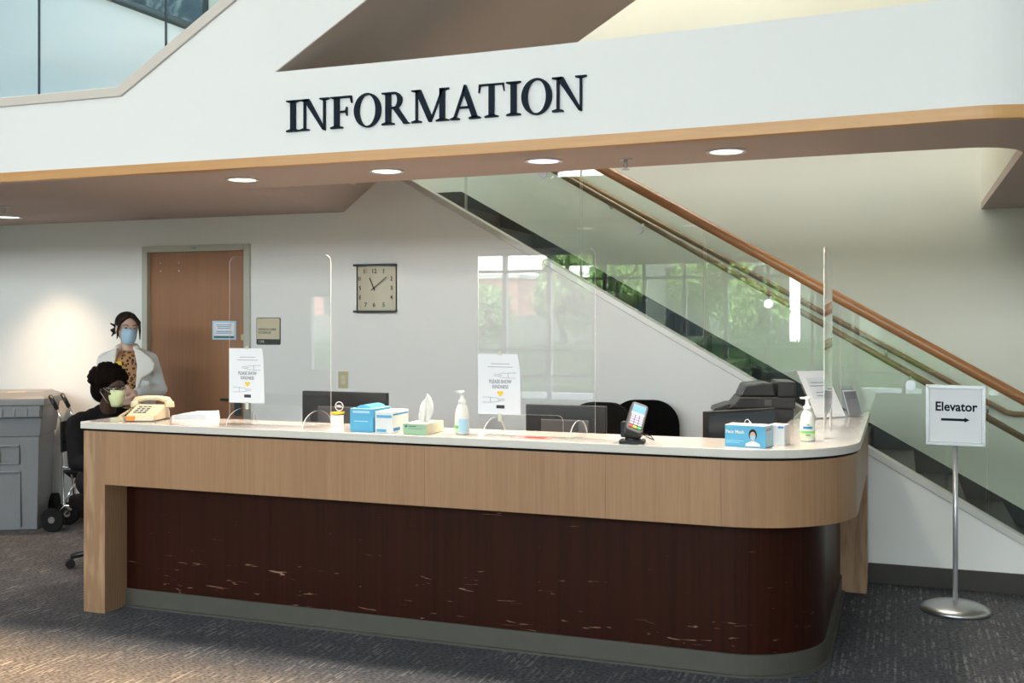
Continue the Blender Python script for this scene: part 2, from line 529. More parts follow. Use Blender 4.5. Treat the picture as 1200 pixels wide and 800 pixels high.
# ------------------------------------------------------------------ mesh helper
class MB:
    def __init__(s):
        s.v, s.f, s.mi, s.sm = [], [], [], []

    def add(s, vs, fs, mi=0, smooth=False, mat=None):
        k = len(s.v)
        for p in vs:
            p = Vector(p)
            s.v.append(mat @ p if mat else p)
        for f in fs:
            s.f.append([k + i for i in f])
            s.mi.append(mi)
            s.sm.append(smooth)
        return s

    def box(s, x0, x1, y0, y1, z0, z1, mi=0, mat=None):
        vs = [(x, y, z) for z in (z0, z1) for y in (y0, y1) for x in (x0, x1)]
        return s.add(vs, [(0, 2, 3, 1), (4, 5, 7, 6), (0, 1, 5, 4), (2, 6, 7, 3), (0, 4, 6, 2), (1, 3, 7, 5)], mi, False, mat)

    def prism(s, poly, a, b, axis='z', mi=0, smi=None, mat=None, smooth=False):
        """poly: 2D points. axis z -> (x,y) a..b in z; y -> (x,z); x -> (y,z)"""
        n = len(poly)

        def p3(p, h):
            return (p[0], p[1], h) if axis == 'z' else ((p[0], h, p[1]) if axis == 'y' else (h, p[0], p[1]))
        area2 = sum(poly[i][0] * poly[(i + 1) % n][1] - poly[(i + 1) % n][0] * poly[i][1] for i in range(n))
        pl = list(poly) if area2 > 0 else list(poly)[::-1]
        vs = [p3(p, a) for p in pl] + [p3(p, b) for p in pl]
        lo = list(range(n))
        hi = [n + i for i in range(n)]
        sides = [(i, (i + 1) % n, n + (i + 1) % n, n + i) for i in range(n)]
        if axis == 'y':
            caps = [lo, hi[::-1]]
            sides = [q[::-1] for q in sides]
        else:
            caps = [lo[::-1], hi]
        s.add(vs, caps, mi, False, mat)
        k = len(s.v) - 2 * n
        for q in sides:
            s.f.append([k + i for i in q])
            s.mi.append(mi if smi is None else smi)
            s.sm.append(smooth)
        return s

    def cyl(s, p0, p1, r0, r1=None, n=16, mi=0, smooth=True, mat=None, caps=True):
        r1 = r0 if r1 is None else r1
        p0, p1 = Vector(p0), Vector(p1)
        d = (p1 - p0).normalized()
        u = d.orthogonal().normalized()
        v = d.cross(u)
        vs = []
        for p, r in ((p0, r0), (p1, r1)):
            for i in range(n):
                a = 2 * PI * i / n
                vs.append(p + u * (r * math.cos(a)) + v * (r * math.sin(a)))
        s.add(vs, [(i, (i + 1) % n, n + (i + 1) % n, n + i) for i in range(n)], mi, smooth, mat)
        if caps:
            k = len(s.v) - 2 * n
            s.f += [[k + i for i in range(n)][::-1], [k + n + i for i in range(n)]]
            s.mi += [mi, mi]
            s.sm += [False, False]
        return s

    def tube(s, pts, r, n=8, mi=0, mat=None, closed=False):
        pts = [Vector(p) for p in pts]
        m = len(pts)
        rings = []
        up = None
        for i, p in enumerate(pts):
            a = pts[(i - 1) % m] if (i > 0 or closed) else p
            b = pts[(i + 1) % m] if (i < m - 1 or closed) else p
            d = (b - a).normalized()
            if up is None:
                up = d.orthogonal().normalized()
            up = (up - d * up.dot(d)).normalized()
            v = d.cross(up)
            rr = r[i] if isinstance(r, (list, tuple)) else r
            rings.append([p + up * (rr * math.cos(2 * PI * j / n)) + v * (rr * math.sin(2 * PI * j / n)) for j in range(n)])
        vs = [q for ring in rings for q in ring]
        fs = []
        for i in range(m if closed else m - 1):
            i2 = (i + 1) % m
            for j in range(n):
                fs.append((i * n + j, i * n + (j + 1) % n, i2 * n + (j + 1) % n, i2 * n + j))
        if not closed:
            fs.append(list(range(n))[::-1])
            fs.append([(m - 1) * n + j for j in range(n)])
        return s.add(vs, fs, mi, True, mat)

    def lathe(s, prof, n=24, mi=0, mat=None, smooth=True):
        """prof: (r, z) from bottom to top"""
        vs = [(r * math.cos(2 * PI * j / n), r * math.sin(2 * PI * j / n), z) for r, z in prof for j in range(n)]
        fs = []
        for i in range(len(prof) - 1):
            for j in range(n):
                fs.append((i * n + j, i * n + (j + 1) % n, (i + 1) * n + (j + 1) % n, (i + 1) * n + j))
        fs.append(list(range(n))[::-1])
        fs.append([(len(prof) - 1) * n + j for j in range(n)])
        return s.add(vs, fs, mi, smooth, mat)

    def ball(s, c, r, mi=0, nu=16, nv=10, mat=None, sc=(1, 1, 1)):
        vs, fs = [], []
        c = Vector(c)
        for i in range(1, nv):
            ph = PI * i / nv
            for j in range(nu):
                a = 2 * PI * j / nu
                vs.append(c + Vector((r * sc[0] * math.sin(ph) * math.cos(a), r * sc[1] * math.sin(ph) * math.sin(a), -r * sc[2] * math.cos(ph))))
        vs.append(c - Vector((0, 0, r * sc[2])))
        vs.append(c + Vector((0, 0, r * sc[2])))
        b, t = len(vs) - 2, len(vs) - 1
        for i in range(nv - 2):
            for j in range(nu):
                fs.append((i * nu + j, i * nu + (j + 1) % nu, (i + 1) * nu + (j + 1) % nu, (i + 1) * nu + j))
        for j in range(nu):
            fs.append((b, (j + 1) % nu, j))
            fs.append((t, (nv - 2) * nu + j, (nv - 2) * nu + (j + 1) % nu))
        return s.add(vs, fs, mi, True, mat)

    def capsule(s, p0, p1, r0, r1=None, mat=None, n=14):
        r1 = r0 if r1 is None else r1
        s.cyl(p0, p1, r0, r1, n, mat=mat)
        s.ball(p0, r0, nu=n, nv=8, mat=mat)
        s.ball(p1, r1, nu=n, nv=8, mat=mat)
        return s

    def build(s, name, mats, parent=None, bevel=0.0, remesh=0.0, smooth_it=0, recalc=True):
        me = bpy.data.meshes.new(name)
        me.from_pydata([tuple(v) for v in s.v], [], s.f)
        if not isinstance(mats, (list, tuple)):
            mats = [mats]
        for m in mats:
            me.materials.append(m)
        for p, mi, sm in zip(me.polygons, s.mi, s.sm):
            p.material_index = mi
            p.use_smooth = sm
        if recalc:
            bm = bmesh.new()
            bm.from_mesh(me)
            bmesh.ops.recalc_face_normals(bm, faces=bm.faces)
            bm.to_mesh(me)
            bm.free()
        me.update()
        o = bpy.data.objects.new(name, me)
        col.objects.link(o)
        if parent:
            o.parent = parent
        if bevel > 0:
            b = o.modifiers.new('bevel', 'BEVEL')
            b.width = bevel
            b.segments = 2
            b.limit_method = 'ANGLE'
            b.angle_limit = R(40)
        if remesh > 0:
            m = o.modifiers.new('remesh', 'REMESH')
            m.mode = 'VOXEL'
            m.voxel_size = remesh
            m.use_smooth_shade = True
            if smooth_it:
                q = o.modifiers.new('smooth', 'SMOOTH')
                q.factor = 0.6
                q.iterations = smooth_it
        return o


def thing(name, label, cat, loc=(0, 0, 0), rz=0.0, group=None):
    o = bpy.data.objects.new(name, None)
    col.objects.link(o)
    o.location = loc
    o.rotation_euler = (0, 0, rz)
    o['label'] = label
    o['category'] = cat
    if group:
        o['group'] = group
    return o


def tag(o, label, cat, group=None, kind=None):
    o['label'] = label
    o['category'] = cat
    if group:
        o['group'] = group
    if kind:
        o['kind'] = kind
    return o


def struct(o, label=None, cat=None):
    o['kind'] = 'structure'
    if label:
        o['label'] = label
    if cat:
        o['category'] = cat
    return o


def text(name, s, size, loc, mat, parent, rot=(R(90), 0, 0), ext=0.0006, align='CENTER', xs=1.0, bold=0.0, valign='CENTER'):
    c = bpy.data.curves.new(name, 'FONT')
    c.body = s
    c.size = size
    c.align_x = align
    c.align_y = valign
    c.extrude = ext
    c.offset = bold
    c.resolution_u = 3
    tmp = bpy.data.objects.new(name, c)
    me = bpy.data.meshes.new_from_object(tmp)
    bpy.data.objects.remove(tmp)
    me.name = name
    me.materials.clear()
    me.materials.append(mat)
    o = bpy.data.objects.new(name, me)
    col.objects.link(o)
    o.parent = parent
    o.location = loc
    o.rotation_euler = rot
    o.scale = (xs, 1, 1)
    return o


def arc(cx, cy, r, a0, a1, n=12, ry=None):
    ry = r if ry is None else ry
    return [(cx + r * math.cos(R(a0 + (a1 - a0) * i / n)), cy + ry * math.sin(R(a0 + (a1 - a0) * i / n))) for i in range(n + 1)]


def rrect(w_, h_, r, n=5, cx=0, cy=0):
    x, y = w_ / 2, h_ / 2
    return arc(cx + x - r, cy + y - r, r, 0, 90, n) + arc(cx - x + r, cy + y - r, r, 90, 180, n) + \
        arc(cx - x + r, cy - y + r, r, 180, 270, n) + arc(cx + x - r, cy - y + r, r, 270, 360, n)


def lpath(x0, yf, xr, r, y1, n=20):
    return [(x0, yf)] + arc(xr - r, yf + r, r, -90, 0, n) + [(xr, y1)]


def lband(x0, yf, xr, r, y1, t, x0b=None):
    """L-shaped plan with a rounded outer corner, t deep"""
    o_ = lpath(x0, yf, xr, r, y1)
    i_ = lpath(x0 if x0b is None else x0b, yf + t, xr - t, max(r - t, 0.02), y1)
    return o_ + i_[::-1]


# ================================================================== SETTING
H1 = 2.476        # low soffit height
# floor, far ends
struct(MB().box(-15, 5, -10.0, 8.5, -0.05, 0).build('floor', CARPET))
struct(MB().box(-15, 5, -10.0, 8.5, 6.5, 6.6).build('ceiling', WHITE))
struct(MB().box(-15.1, -15, -10.0, 8.5, 0, 6.5).build('wall_left', WHITE))
struct(MB().box(5, 5.1, -10.0, 8.5, 0, 6.5).build('wall_right', WHITE))
struct(MB().box(-15.1, 5.1, 8.5, 8.6, 0, 6.5).build('wall_far', CREAM))

# back wall behind the desk with the sloping top that carries the stair glass
SL = -0.5736


def capz(x):
    return 2.686 + SL * (x + 3.404)


# doorway cut out of the wall
DX0, DX1, DZ = -5.761, -4.836, 2.207
bw = [(DX1 + 0.05, 0), (1.20, 0), (1.20, capz(1.20) - 0.035), (-3.90, capz(-3.90) - 0.035), (-3.90, 2.60), (-15, 2.60), (-15, 0),
      (DX0 - 0.05, 0), (DX0 - 0.05, DZ + 0.05), (DX1 + 0.05, DZ + 0.05)]
struct(MB().prism(bw, 7.05, 7.15, 'y').build('wall_back', BACKW))
struct(MB().prism([(1.21, capz(1.21) - 0.035), (1.21, capz(1.21) + 0.015), (-3.90, capz(-3.90) + 0.015), (-3.90, capz(-3.90) - 0.035)], 7.035, 7.165, 'y')
       .build('trim_1', METALCAP, bevel=0.004))
struct(MB().box(-0.19, 1.20, 7.037, 7.05, 0, 0.125).build('baseboard_right', BASEB, bevel=0.003))
struct(MB().box(-15, -5.83, 7.037, 7.05, 0, 0.10).build('baseboard_back', BASEB, bevel=0.003))
struct(MB().box(-4.76, -0.36, 7.037, 7.05, 0, 0.10).build('baseboard_middle', BASEB, bevel=0.003))

# low ceiling over the desk: front beam edge bows out to the right then turns back
FR = [(-15, 4.8), (-2.4, 4.8), (-2.0, 4.795), (-1.6, 4.782), (-1.2, 4.763), (-0.8, 4.738), (-0.4, 4.708), (0.0, 4.674), (0.25, 4.650)] + arc(0.294, 5.148, 0.5, -92, -42, 12)
FR += [(1.8, 6.05), (3.4, 7.7), (3.4, 8.5)]
SOF = FR + [(0.56, 8.5)] + [(0.56, 5.70)] + arc(0.28, 5.70, 0.28, 0, -90, 8)[1:] + [(-0.2, 5.43), (-1.3, 5.49), (-2.3, 5.545), (-3.882, 5.595), (-3.954, 7.05), (-15, 7.05)]
sof = [p for p in SOF]
# fold corner sits at (-3.882,5.595); soffit continues to the wall on its left
struct(MB().prism(sof, H1, H1 + 0.05, 'z').build('ceiling_soffit', TAUPE))


def off_front(d):
    """front edge path pushed forward by d"""
    res = []
    for i, p in enumerate(FR):
        a = Vector(FR[max(i - 1, 0)])
        b = Vector(FR[min(i + 1, len(FR) - 1)])
        t = (b - a).normalized()
        res.append((p[0] + t.y * d, p[1] - t.x * d))
    return res


struct(MB().prism(off_front(0.006) + off_front(-0.05)[::-1], H1 - 0.001, H1 + 0.053, 'z').build('trim_2', TRIMWOOD, bevel=0.002))
# beam wall above the wood edge (right-hand stretch), then the stair flank which rises to the right
FRr = [p for p in FR if p[0] >= -1.7]
fa = [(-2.4, 4.8), (-2.0, 4.795)] + FRr
fb = [(-2.4, 4.95), (-2.0, 4.95)] + [(p[0] - 0.02, p[1] + 0.15) if p[0] < 0.7 else (p[0] - 0.12, p[1] + 0.1) for p in FRr]
struct(MB().prism(fa + fb[::-1], H1 + 0.053, 2.973, 'z').build('wall_beam', WHITE))
# top cover of the beam and the drop beside the stair void
struct(MB().prism([(p[0], p[1]) for p in [(-3.4, 4.95), (-3.4, 5.50), (-2.3, 5.545), (-1.3, 5.49), (-0.2, 5.43), (0.28, 5.42), (0.28, 4.95)][::-1]], H1 + 0.052, 2.75, 'z').build('wall_ledge', WHITE))
rb = [(0.56, 8.5), (0.56, 5.70)] + arc(0.28, 5.70, 0.28, 0, -90, 8)[1:] + [(0.28, 4.86)] + [(p[0] - 0.14, p[1] + 0.12) for p in FR if p[0] > 0.75] + [(3.2, 8.5)]
struct(MB().prism(rb, H1 + 0.052, 2.96, 'z').build('wall_bulkhead', CREAM))

SU = 0.605


def lowz(x):
    return 2.979 + 0.60 * (x + 3.091)


def parz(x):
    return 2.917 + SU * (x + 4.104)


fl = [(-15, H1 + 0.053), (-2.4, H1 + 0.053), (-2.4, 2.973), (-3.108, 2.973), (2.2, lowz(2.2) + 0.003), (2.2, 6.5), (1.812, 6.5), (-4.104, 2.917), (-15, 2.917)]
struct(MB().prism(fl, 4.8, 4.92, 'y').build('wall_stair_flank', WHITE))
struct(MB().prism([(-15, 2.917), (-4.104, 2.917), (1.812, 6.496), (1.72, 6.496), (-4.130, 2.970), (-15, 2.970)], 4.785, 4.955, 'y').build('trim_3', CAP, bevel=0.003))


def sawtooth(x0, z0, run, rise, n, thick, und):
    """stair profile going up: returns polygon; und(x) gives the underside"""
    top = []
    x, z = x0, z0
    for i in range(n):
        top.append((x, z))
        z += rise
        top.append((x, z))
        x += run
    top.append((x, z))
    return top + [(x, und(x)), (x0, und(x0))]


# upper flight: climbs to the right above the beam, taupe underside
t = thing('upper_staircase', 'upper stair flight with brown painted underside climbing above the white beam', 'staircase')
t['kind'] = 'structure'
up = sawtooth(-3.46, 2.90, 0.28, 0.168, 19, 0.2, lowz)
MB().prism(up, 4.804, 6.99, 'y').build('flight', TAUPE, t)
# landing between the flights, upper parapet, wall art
struct(MB().box(-15, -3.96, 4.93, 8.49, 2.60, 2.66).build('floor_landing', TAUPE))
pz = lambda x: 4.295 - 0.401 * (x + 6.142)
struct(MB().prism([(-15, 2.67), (-4.3, 2.67), (-4.3, 3.30), (-4.9, pz(-4.9)), (-9.5, pz(-9.5)), (-15, pz(-9.5))], 7.0, 7.10, 'y').build('wall_upper_parapet', WHITE))
t = thing('upper_handrail', 'dark metal handrail sloping down along the upper parapet behind blue glass', 'handrail')
MB().tube([(x, 7.0, pz(x) + 0.035) for x in (-9.5, -8, -6.5, -4.9)], 0.035, 10).build('rail', DARKRAIL, t)
MB().ball((-4.88, 7.0, pz(-4.88) + 0.033), 0.037).build('end_cap', DARKRAIL, t)
t = thing('wall_painting', 'blue grey abstract painting on the far wall of the upper level', 'painting', (-6.9, 8.44, 4.95))
MB().box(-1.3, 0.66, 0.02, 0.058, -0.75, 1.0).build('frame', DARKRAIL, t)
MB().box(-1.27, 0.63, 0.0, 0.02, -0.72, 0.97).build('canvas', ART, t)

# folded underside of the lower flight beside the soffit
P1, P2, P3 = Vector((-3.882, 5.595, H1)), Vector((-3.954, 7.05, 2.478)), Vector((-3.651, 7.05, 2.697))
P4 = Vector((-2.80, 5.52, H1 + 0.12))
A, B = (-5.05, 5.62, H1 + 0.0), (-3.954, 7.05, H1)
mb = MB()
mb.add([(-3.954, 7.05, 2.478), (-3.40, 7.05, 2.90), (-2.60, 5.56, 2.60), (-3.30, 5.57, 2.476), (-3.882, 5.595, 2.476),
        (-3.954, 7.05, 2.62), (-3.60, 7.05, 2.98), (-2.65, 5.56, 2.74), (-3.882, 5.595, 2.62)],
       [(0, 4, 3, 2, 1), (5, 6, 7, 8), (0, 1, 6, 5), (1, 2, 7, 6), (2, 3, 4, 8, 7), (4, 0, 5, 8)])
struct(mb.build('ceiling_fold', TAUPE))

# lower staircase behind the back wall
t = thing('staircase', 'black carpeted stair flight behind the glass balustrade', 'staircase')
t['kind'] = 'structure'
RUN, RISE, NST = 0.302, 0.17, 15
prof = [(1.0, 0.0)]
x, z = 1.0, 0.0
for i in range(NST):
    z += RISE
    prof.append((x, z))
    x -= RUN
    prof.append((x, z))
prof += [(-3.95, z), (-3.95, z - 0.3), (-3.5, z - 0.3), (0.3, 0.0)]
MB().prism(prof, 7.16, 8.47, 'y').build('flight', SKIRT, t)
sk = lambda x: 2.775 - 0.563 * (x + 3.593)
MB().prism([(1.30, 0.02), (1.30, 0.10), (1.10, sk(1.10)), (-3.593, 2.775), (-3.95, 2.775), (-3.95, 2.3), (-3.2, 2.2), (0.9, 0.02)], 8.47, 8.495, 'y').build('skirt_board', SKIRT, t)

# glass balustrade, one pane a part
RZ = lambda x: 2.524 - 0.5796 * (x + 1.619)
t = thing('glass_balustrade', 'green tinted glass balustrade with brown wooden top rail along the lower stair', 'balustrade')
seams = [-3.86, -2.974, -2.099, -1.233, -0.477, 0.215, 0.503, 1.30]
seams = [-3.86, -2.974, -2.099, -1.233, -0.36, 0.503, 1.30]
for a, b in zip(seams, seams[1:]):
    a2, b2 = a + 0.006, b - 0.006
    g = MB().prism([(a2, capz(a2) + 0.012), (b2, capz(b2) + 0.012), (b2, RZ(b2) - 0.01), (a2, RZ(a2) - 0.01)], 7.093, 7.107, 'y', 0, 1).build('glass_pane', [GLASSG, GLASSE], t)
MB().tube([(x, 7.10, RZ(x)) for x in (-3.5, -2, -0.5, 0.7, 1.30)], 0.034, 14).build('top_rail', RAILW, t)
t = thing('stair_handrail', 'slim brown wooden handrail fixed inside the stair glass by round steel discs', 'handrail')
IZ = lambda x: 2.324 - 0.5906 * (x + 1.646)
MB().tube([(x, 7.22, IZ(x)) for x in (-3.3, -1.6, 0, 1.25)], 0.021, 10).build('rail', RAILD, t)
for dx in (-2.90, -2.38, -1.681, -0.812, 0.061, 0.75):
    q = MB().cyl((dx, 7.076, IZ(dx) - 0.065), (dx, 7.092, IZ(dx) - 0.065), 0.031, n=24)
    q.cyl((dx, 7.108, IZ(dx) - 0.065), (dx, 7.20, IZ(dx) - 0.02), 0.009)
    q.build('mounting_disc', SATIN, t)
t = thing('far_handrail', 'brown wooden handrail on the far stair wall ending in a short return', 'handrail')
WZ = lambda x: 2.488 - 0.5682 * (x + 1.92)
MB().tube([(x, 8.42, WZ(x)) for x in (-3.6, -1.9, 0, 0.72)] + [(0.77, 8.42, WZ(0.74)), (0.84, 8.42, WZ(0.74))], 0.022, 10).build('rail', RAILD, t)
for dx in (-3.0, -2.25, -1.2, -0.1, 0.6):
    MB().tube([(dx, 8.42, WZ(dx) - 0.015), (dx, 8.43, WZ(dx) - 0.07), (dx, 8.495, WZ(dx) - 0.09)], 0.009, 8).build('bracket', STEEL, t)

# blue glass of the upper parapet
t = thing('upper_glass_railing', 'blue tinted glass railing standing on the sloping white parapet', 'balustrade')
xs = [-7.4, -6.0, -4.766, -3.859, -2.95, -2.0]
tops = lambda x: max(2.97, parz(x) + 0.055) + 0.95
bots = lambda x: max(2.965, parz(x) + 0.05)
for a, b in zip(xs, xs[1:]):
    a2, b2 = a + 0.003, b - 0.003
    pts = [(a2, bots(a2))] + ([(-4.104, 2.965)] if a2 < -4.104 < b2 else []) + [(b2, bots(b2)), (b2, tops(b2))] + ([(-4.104, tops(-4.104))] if a2 < -4.104 < b2 else []) + [(a2, tops(a2))]
    MB().prism(pts, 4.862, 4.876, 'y', 0, 1).build('glass_pane', [GLASSB, GLASSBE], t)
MB().tube([(-7.4, 4.869, tops(-7.4)), (-4.104, 4.869, tops(-4.2)), (-2.0, 4.869, tops(-2.0))], 0.03, 12).build('top_rail', RAILW, t)

# ---- door in the back wall
t = struct(thing('door_1', 'closed brown wooden door in a grey-green metal frame', 'door'))
MB().box(DX0, DX1, 7.075, 7.115, 0.005, DZ).build('door_leaf', DOORW, t, bevel=0.002)
fr = MB().box(DX0 - 0.052, DX0, 7.03, 7.16, 0, DZ + 0.05).box(DX1, DX1 + 0.055, 7.03, 7.16, 0, DZ + 0.05).box(DX0, DX1, 7.03, 7.16, DZ, DZ + 0.05)
fro = fr.build('door_frame', FRAMEP, t, bevel=0.003)
text('frame_number', '1100', 0.032, (-5.31, 7.029, DZ + 0.026), GREYINK, fro)
for hz in (0.25, 1.1, 1.998):
    MB().cyl((DX0 - 0.012, 7.055, hz - 0.056), (DX0 - 0.012, 7.055, hz + 0.056), 0.008).box(DX0 - 0.034, DX0 + 0.002, 7.062, 7.07, hz - 0.056, hz + 0.056).build('hinge', STEEL, t)
h = MB().box(-4.945, -4.885, 7.065, 7.075, 0.90, 1.12).cyl((-4.915, 7.07, 1.03), (-4.915, 7.015, 1.03), 0.013).capsule((-4.915, 7.015, 1.03), (-5.03, 7.015, 1.03), 0.010)
h.build('handle', DARKRAIL, t)
bp_ = MB()
for bx in (-5.66, -5.48):
    for bz in (2.12, 2.055):
        bp_.ball((bx, 7.075, bz), 0.008, nu=10, nv=6)
bp_.build('bolt_head', SATIN, t)
struct(MB().box(DX1 - 0.03, DX1 + 0.01, 7.04, 7.075, 1.50, 1.545).build('latch_tab', IVORY, t))
# dark closet recess behind the door leaf
struct(MB().box(DX0, DX1, 7.13, 7.155, 0, DZ).build('wall_door_back', BACKW))

# ---- window wall behind the camera
WY = -10.0
wl = MB()
wl.box(-15, -12.1, WY - 0.2, WY, 0, 3.0).box(-12.1, -11.0, WY - 0.2, WY, 0, 0.5).box(-12.1, -11.0, WY - 0.2, WY, 2.2, 3.0).box(-11.0, WIN_X0, WY - 0.2, WY, 0, 3.0).box(WIN_X1, 5, WY - 0.2, WY, 0, 3.0)
wl.box(-15, 5, WY - 0.2, WY, 3.0, 3.7).box(-15, 5, WY - 0.2, WY, 6.2, 6.5).box(-15, -12.8, WY - 0.2, WY, 3.7, 6.2).box(3.8, 5, WY - 0.2, WY, 3.7, 6.2)
struct(wl.build('wall_window_side', WHITE))


def window(name, x0, x1, z0, z1, step, trans):
    t_ = struct(thing(name, 'white framed lobby window', 'window'))
    q = MB()
    x_ = x0
    while x_ < x1 + 0.01:
        q.box(x_ - 0.04, x_ + 0.04, WY - 0.14, WY - 0.02, z0, z1)
        x_ += step
    for zz in trans:
        q.box(x0, x1, WY - 0.12, WY - 0.03, zz - 0.03, zz + 0.03)
    q.box(x0, x1, WY - 0.15, WY - 0.01, z0, z0 + 0.06).box(x0, x1, WY - 0.15, WY - 0.01, z1 - 0.06, z1)
    q.build('window_frame', MULL, t_)
    MB().box(x0, x1, WY - 0.085, WY - 0.075, z0, z1).build('window_pane', WINGL, t_)


window('window_1', WIN_X0, WIN_X1, 0, 3.0, 0.95, (0.52, 1.04, 2.62))
window('window_added', -12.8, 3.8, 3.7, 6.2, 1.66, (4.95,))  # upper windows added and made large for more even daylight inside
window('window_3', -12.1, -11.0, 0.5, 2.2, 1.1, (1.04,))

# ---- garden outside
struct(MB().box(-40, 30, -60, WY - 0.2, -0.12, -0.05).build('ground_lawn', LAWN))
struct(MB().box(-40, 30, -13.2, -11.4, -0.05, -0.03).build('ground_path', CONC))


def foliage(mb_, c, r, n, sz, sc=(1, 1, 1)):
    for _ in range(n):
        d = Vector((random.gauss(0, 1), random.gauss(0, 1), random.gauss(0, 1))).normalized()
        rr = r * (0.55 + 0.5 * random.random())
        p = Vector(c) + Vector((d.x * sc[0], d.y * sc[1], d.z * sc[2])) * rr
        m_ = Matrix.Translation(p) @ Euler((random.random() * 6, random.random() * 6, random.random() * 6)).to_matrix().to_4x4()
        s_ = sz * (0.6 + random.random() * 0.8)
        mb_.add([(-s_, 0, 0), (0, -s_ * 0.45, 0), (s_, 0, 0.1 * s_), (0, s_ * 0.45, 0)], [(0, 1, 2, 3)], 0, False, m_)


def tree(x, y, h, r, label, lean=0.0):
    t_ = thing('garden_tree', label, 'tree', (x, y, -0.06), 0, 'trees in the garden outside the windows')
    k = MB()
    k.tube([(0, 0, 0), (lean * 0.4, 0, h * 0.25), (lean, 0, h * 0.5)], [0.15, 0.11, 0.09], 10)
    cs = []
    for i in range(9):
        a = i * 2.399
        p = (lean + math.cos(a) * r * (0.3 + 0.07 * i), math.sin(a) * r * (0.3 + 0.07 * i), h * (0.5 + 0.5 * ((i * 5) % 9) / 9))
        k.tube([(lean, 0, h * 0.45), ((lean + p[0]) / 2, p[1] / 2, h * 0.45 + (p[2] - h * 0.45) * 0.6), p], [0.07, 0.045, 0.02], 6)
        cs.append(p)
    k.build('trunk', BARK, t_)
    f = MB()
    for p in cs:
        foliage(f, p, r * 0.5, 330, 0.10)
    f.build('crown', LEAFA, t_, recalc=False)


tree(-7.95, -14.9, 3.5, 0.85, 'light green leafy tree outside the lobby windows beside the pink building', 0.2)
tree(-10.0, -15.3, 2.5, 0.55, 'small round light green tree nearest the pink building outside', 0.0)
tree(-3.9, -14.8, 2.6, 0.8, 'young round crowned tree on the lawn outside the right windows', 0.1)
tree(-5.3, -17.3, 4.4, 1.1, 'taller tree in front of the grey building outside', -0.2)
tree(-13.2, -16.0, 4.2, 1.3, 'tree standing outside the narrow side window', 0.1)
hd = MB()
random.seed(3)
hd.box(-17, 8, -14.0, -13.3, -0.05, 1.05)
hf = hd
for _ in range(5200):
    px_ = random.uniform(-17, 8)
    p = Vector((px_, -13.28 + random.uniform(-0.08, 0.06), random.uniform(0, 1.12))) if random.random() < 0.6 else Vector((px_, random.uniform(-14, -13.3), 1.03 + random.uniform(0, 0.12)))
    m_ = Matrix.Translation(p) @ Euler((random.random() * 6, random.random() * 6, random.random() * 6)).to_matrix().to_4x4()
    s_ = random.uniform(0.03, 0.07)
    hf.add([(-s_, 0, 0), (0, -s_ * 0.5, 0), (s_, 0, 0), (0, s_ * 0.5, 0)], [(0, 1, 2, 3)], 0, False, m_)
tag(hf.build('clipped_hedge', LEAFB, recalc=False), 'dense dark green clipped hedge running along the path outside', 'hedge', kind='stuff')
struct(MB().box(-20, -8.2, -18.8, -18.0, -0.05, 1.75).build('wall_garden', GREYWALL))
t = thing('garden_building', 'low pink stucco building across the lawn outside', 'building', (-12.3, -24, -0.05))
MB().box(-12, 0, -5, 0, 0, 3.1).build('wall', PINKWALL, t)
MB().box(-12.1, 0.1, -5.1, 0.1, 3.1, 3.25).build('roof', PALEWALL, t)
for i in range(4):
    MB().box(-2.4 - i * 2.6, -0.9 - i * 2.6, -0.02, 0.04, 0.9, 2.6).build('window', DARKGL, t)
for k, (xa, xb) in enumerate(((-9.6, -3.75), (-2.95, 9.0))):  # plain blocks added to dim the sky reflected in the glass
    t = thing('backdrop_building', ('plain grey-green building added behind the tall tree to dim the reflections', 'longer grey-green building added past the garden gap to dim the reflections')[k], 'building', (xa, -20, -0.05), 0, 'added backdrop buildings outside')
    MB().box(0, xb - xa, -5, 0, 0, 4.6).build('wall', GREYWALL, t)
    MB().box(-0.1, xb - xa + 0.1, -5.1, 0.1, 4.6, 4.8).build('roof', PALEWALL, t)
    for i in range(int((xb - xa) / 1.9)):
        MB().box(0.5 + i * 1.9, 1.7 + i * 1.9, -0.02, 0.05, 1.2, 3.4).build('window', DARKGL, t)

# ================================================================== RECEPTION DESK
ZT = 1.083
t = thing('reception_desk', 'long oak and dark mahogany reception desk with rounded right corner', 'reception desk')
ct = lband(-4.385, 4.785, -0.178, 0.56, 7.035, 0.42)
MB().prism(ct, 1.043, ZT, 'z', 0, 1).build('countertop', [TOPM, TOPEDGE], t, bevel=0.004)
MB().prism(lband(-4.365, 4.806, -0.199, 0.54, 7.03, 0.05), 1.030, 1.043, 'z').build('reveal_strip', BLACKM, t)
fa_ = MB().prism(lband(-4.222, 4.797, -0.19, 0.55, 7.03, 0.03), 0.73, 1.031, 'z', smooth=False)
fas = fa_.build('fascia', OAK, t, bevel=0.0015)
for sx in (-2.235, -1.30, -0.76):
    MB().box(sx - 0.0008, sx + 0.0008, 4.7962, 4.80, 0.731, 1.03).build('fascia_joint', OAKJ, fas)
MB().prism(lband(-4.222, 4.827, -0.22, 0.52, 7.03, 0.20), 0.735, 0.755, 'z').build('fascia_underside', OAK, t)
MB().box(-4.372, -4.222, 4.797, 5.60, 0.0, 1.031).build('end_panel', OAKP, t, bevel=0.0015)
MB().box(-0.350, -0.190, 6.742, 7.03, 0.0, 0.735).build('support_post', OAKP, t, bevel=0.0015)
MB().prism(lband(-4.222, 4.98, -0.345, 0.42, 6.742, 0.05), 0.09, 0.745, 'z').build('base_panel', MAHOG, t)
pl = MB().prism(lband(-4.222, 4.970, -0.335, 0.43, 6.742, 0.03), 0.0, 0.104, 'z')
pl.prism(lband(-4.222, 4.952, -0.317, 0.448, 6.742, 0.03), 0.0, 0.010, 'z')
pl.build('plinth', PLINTH, t)
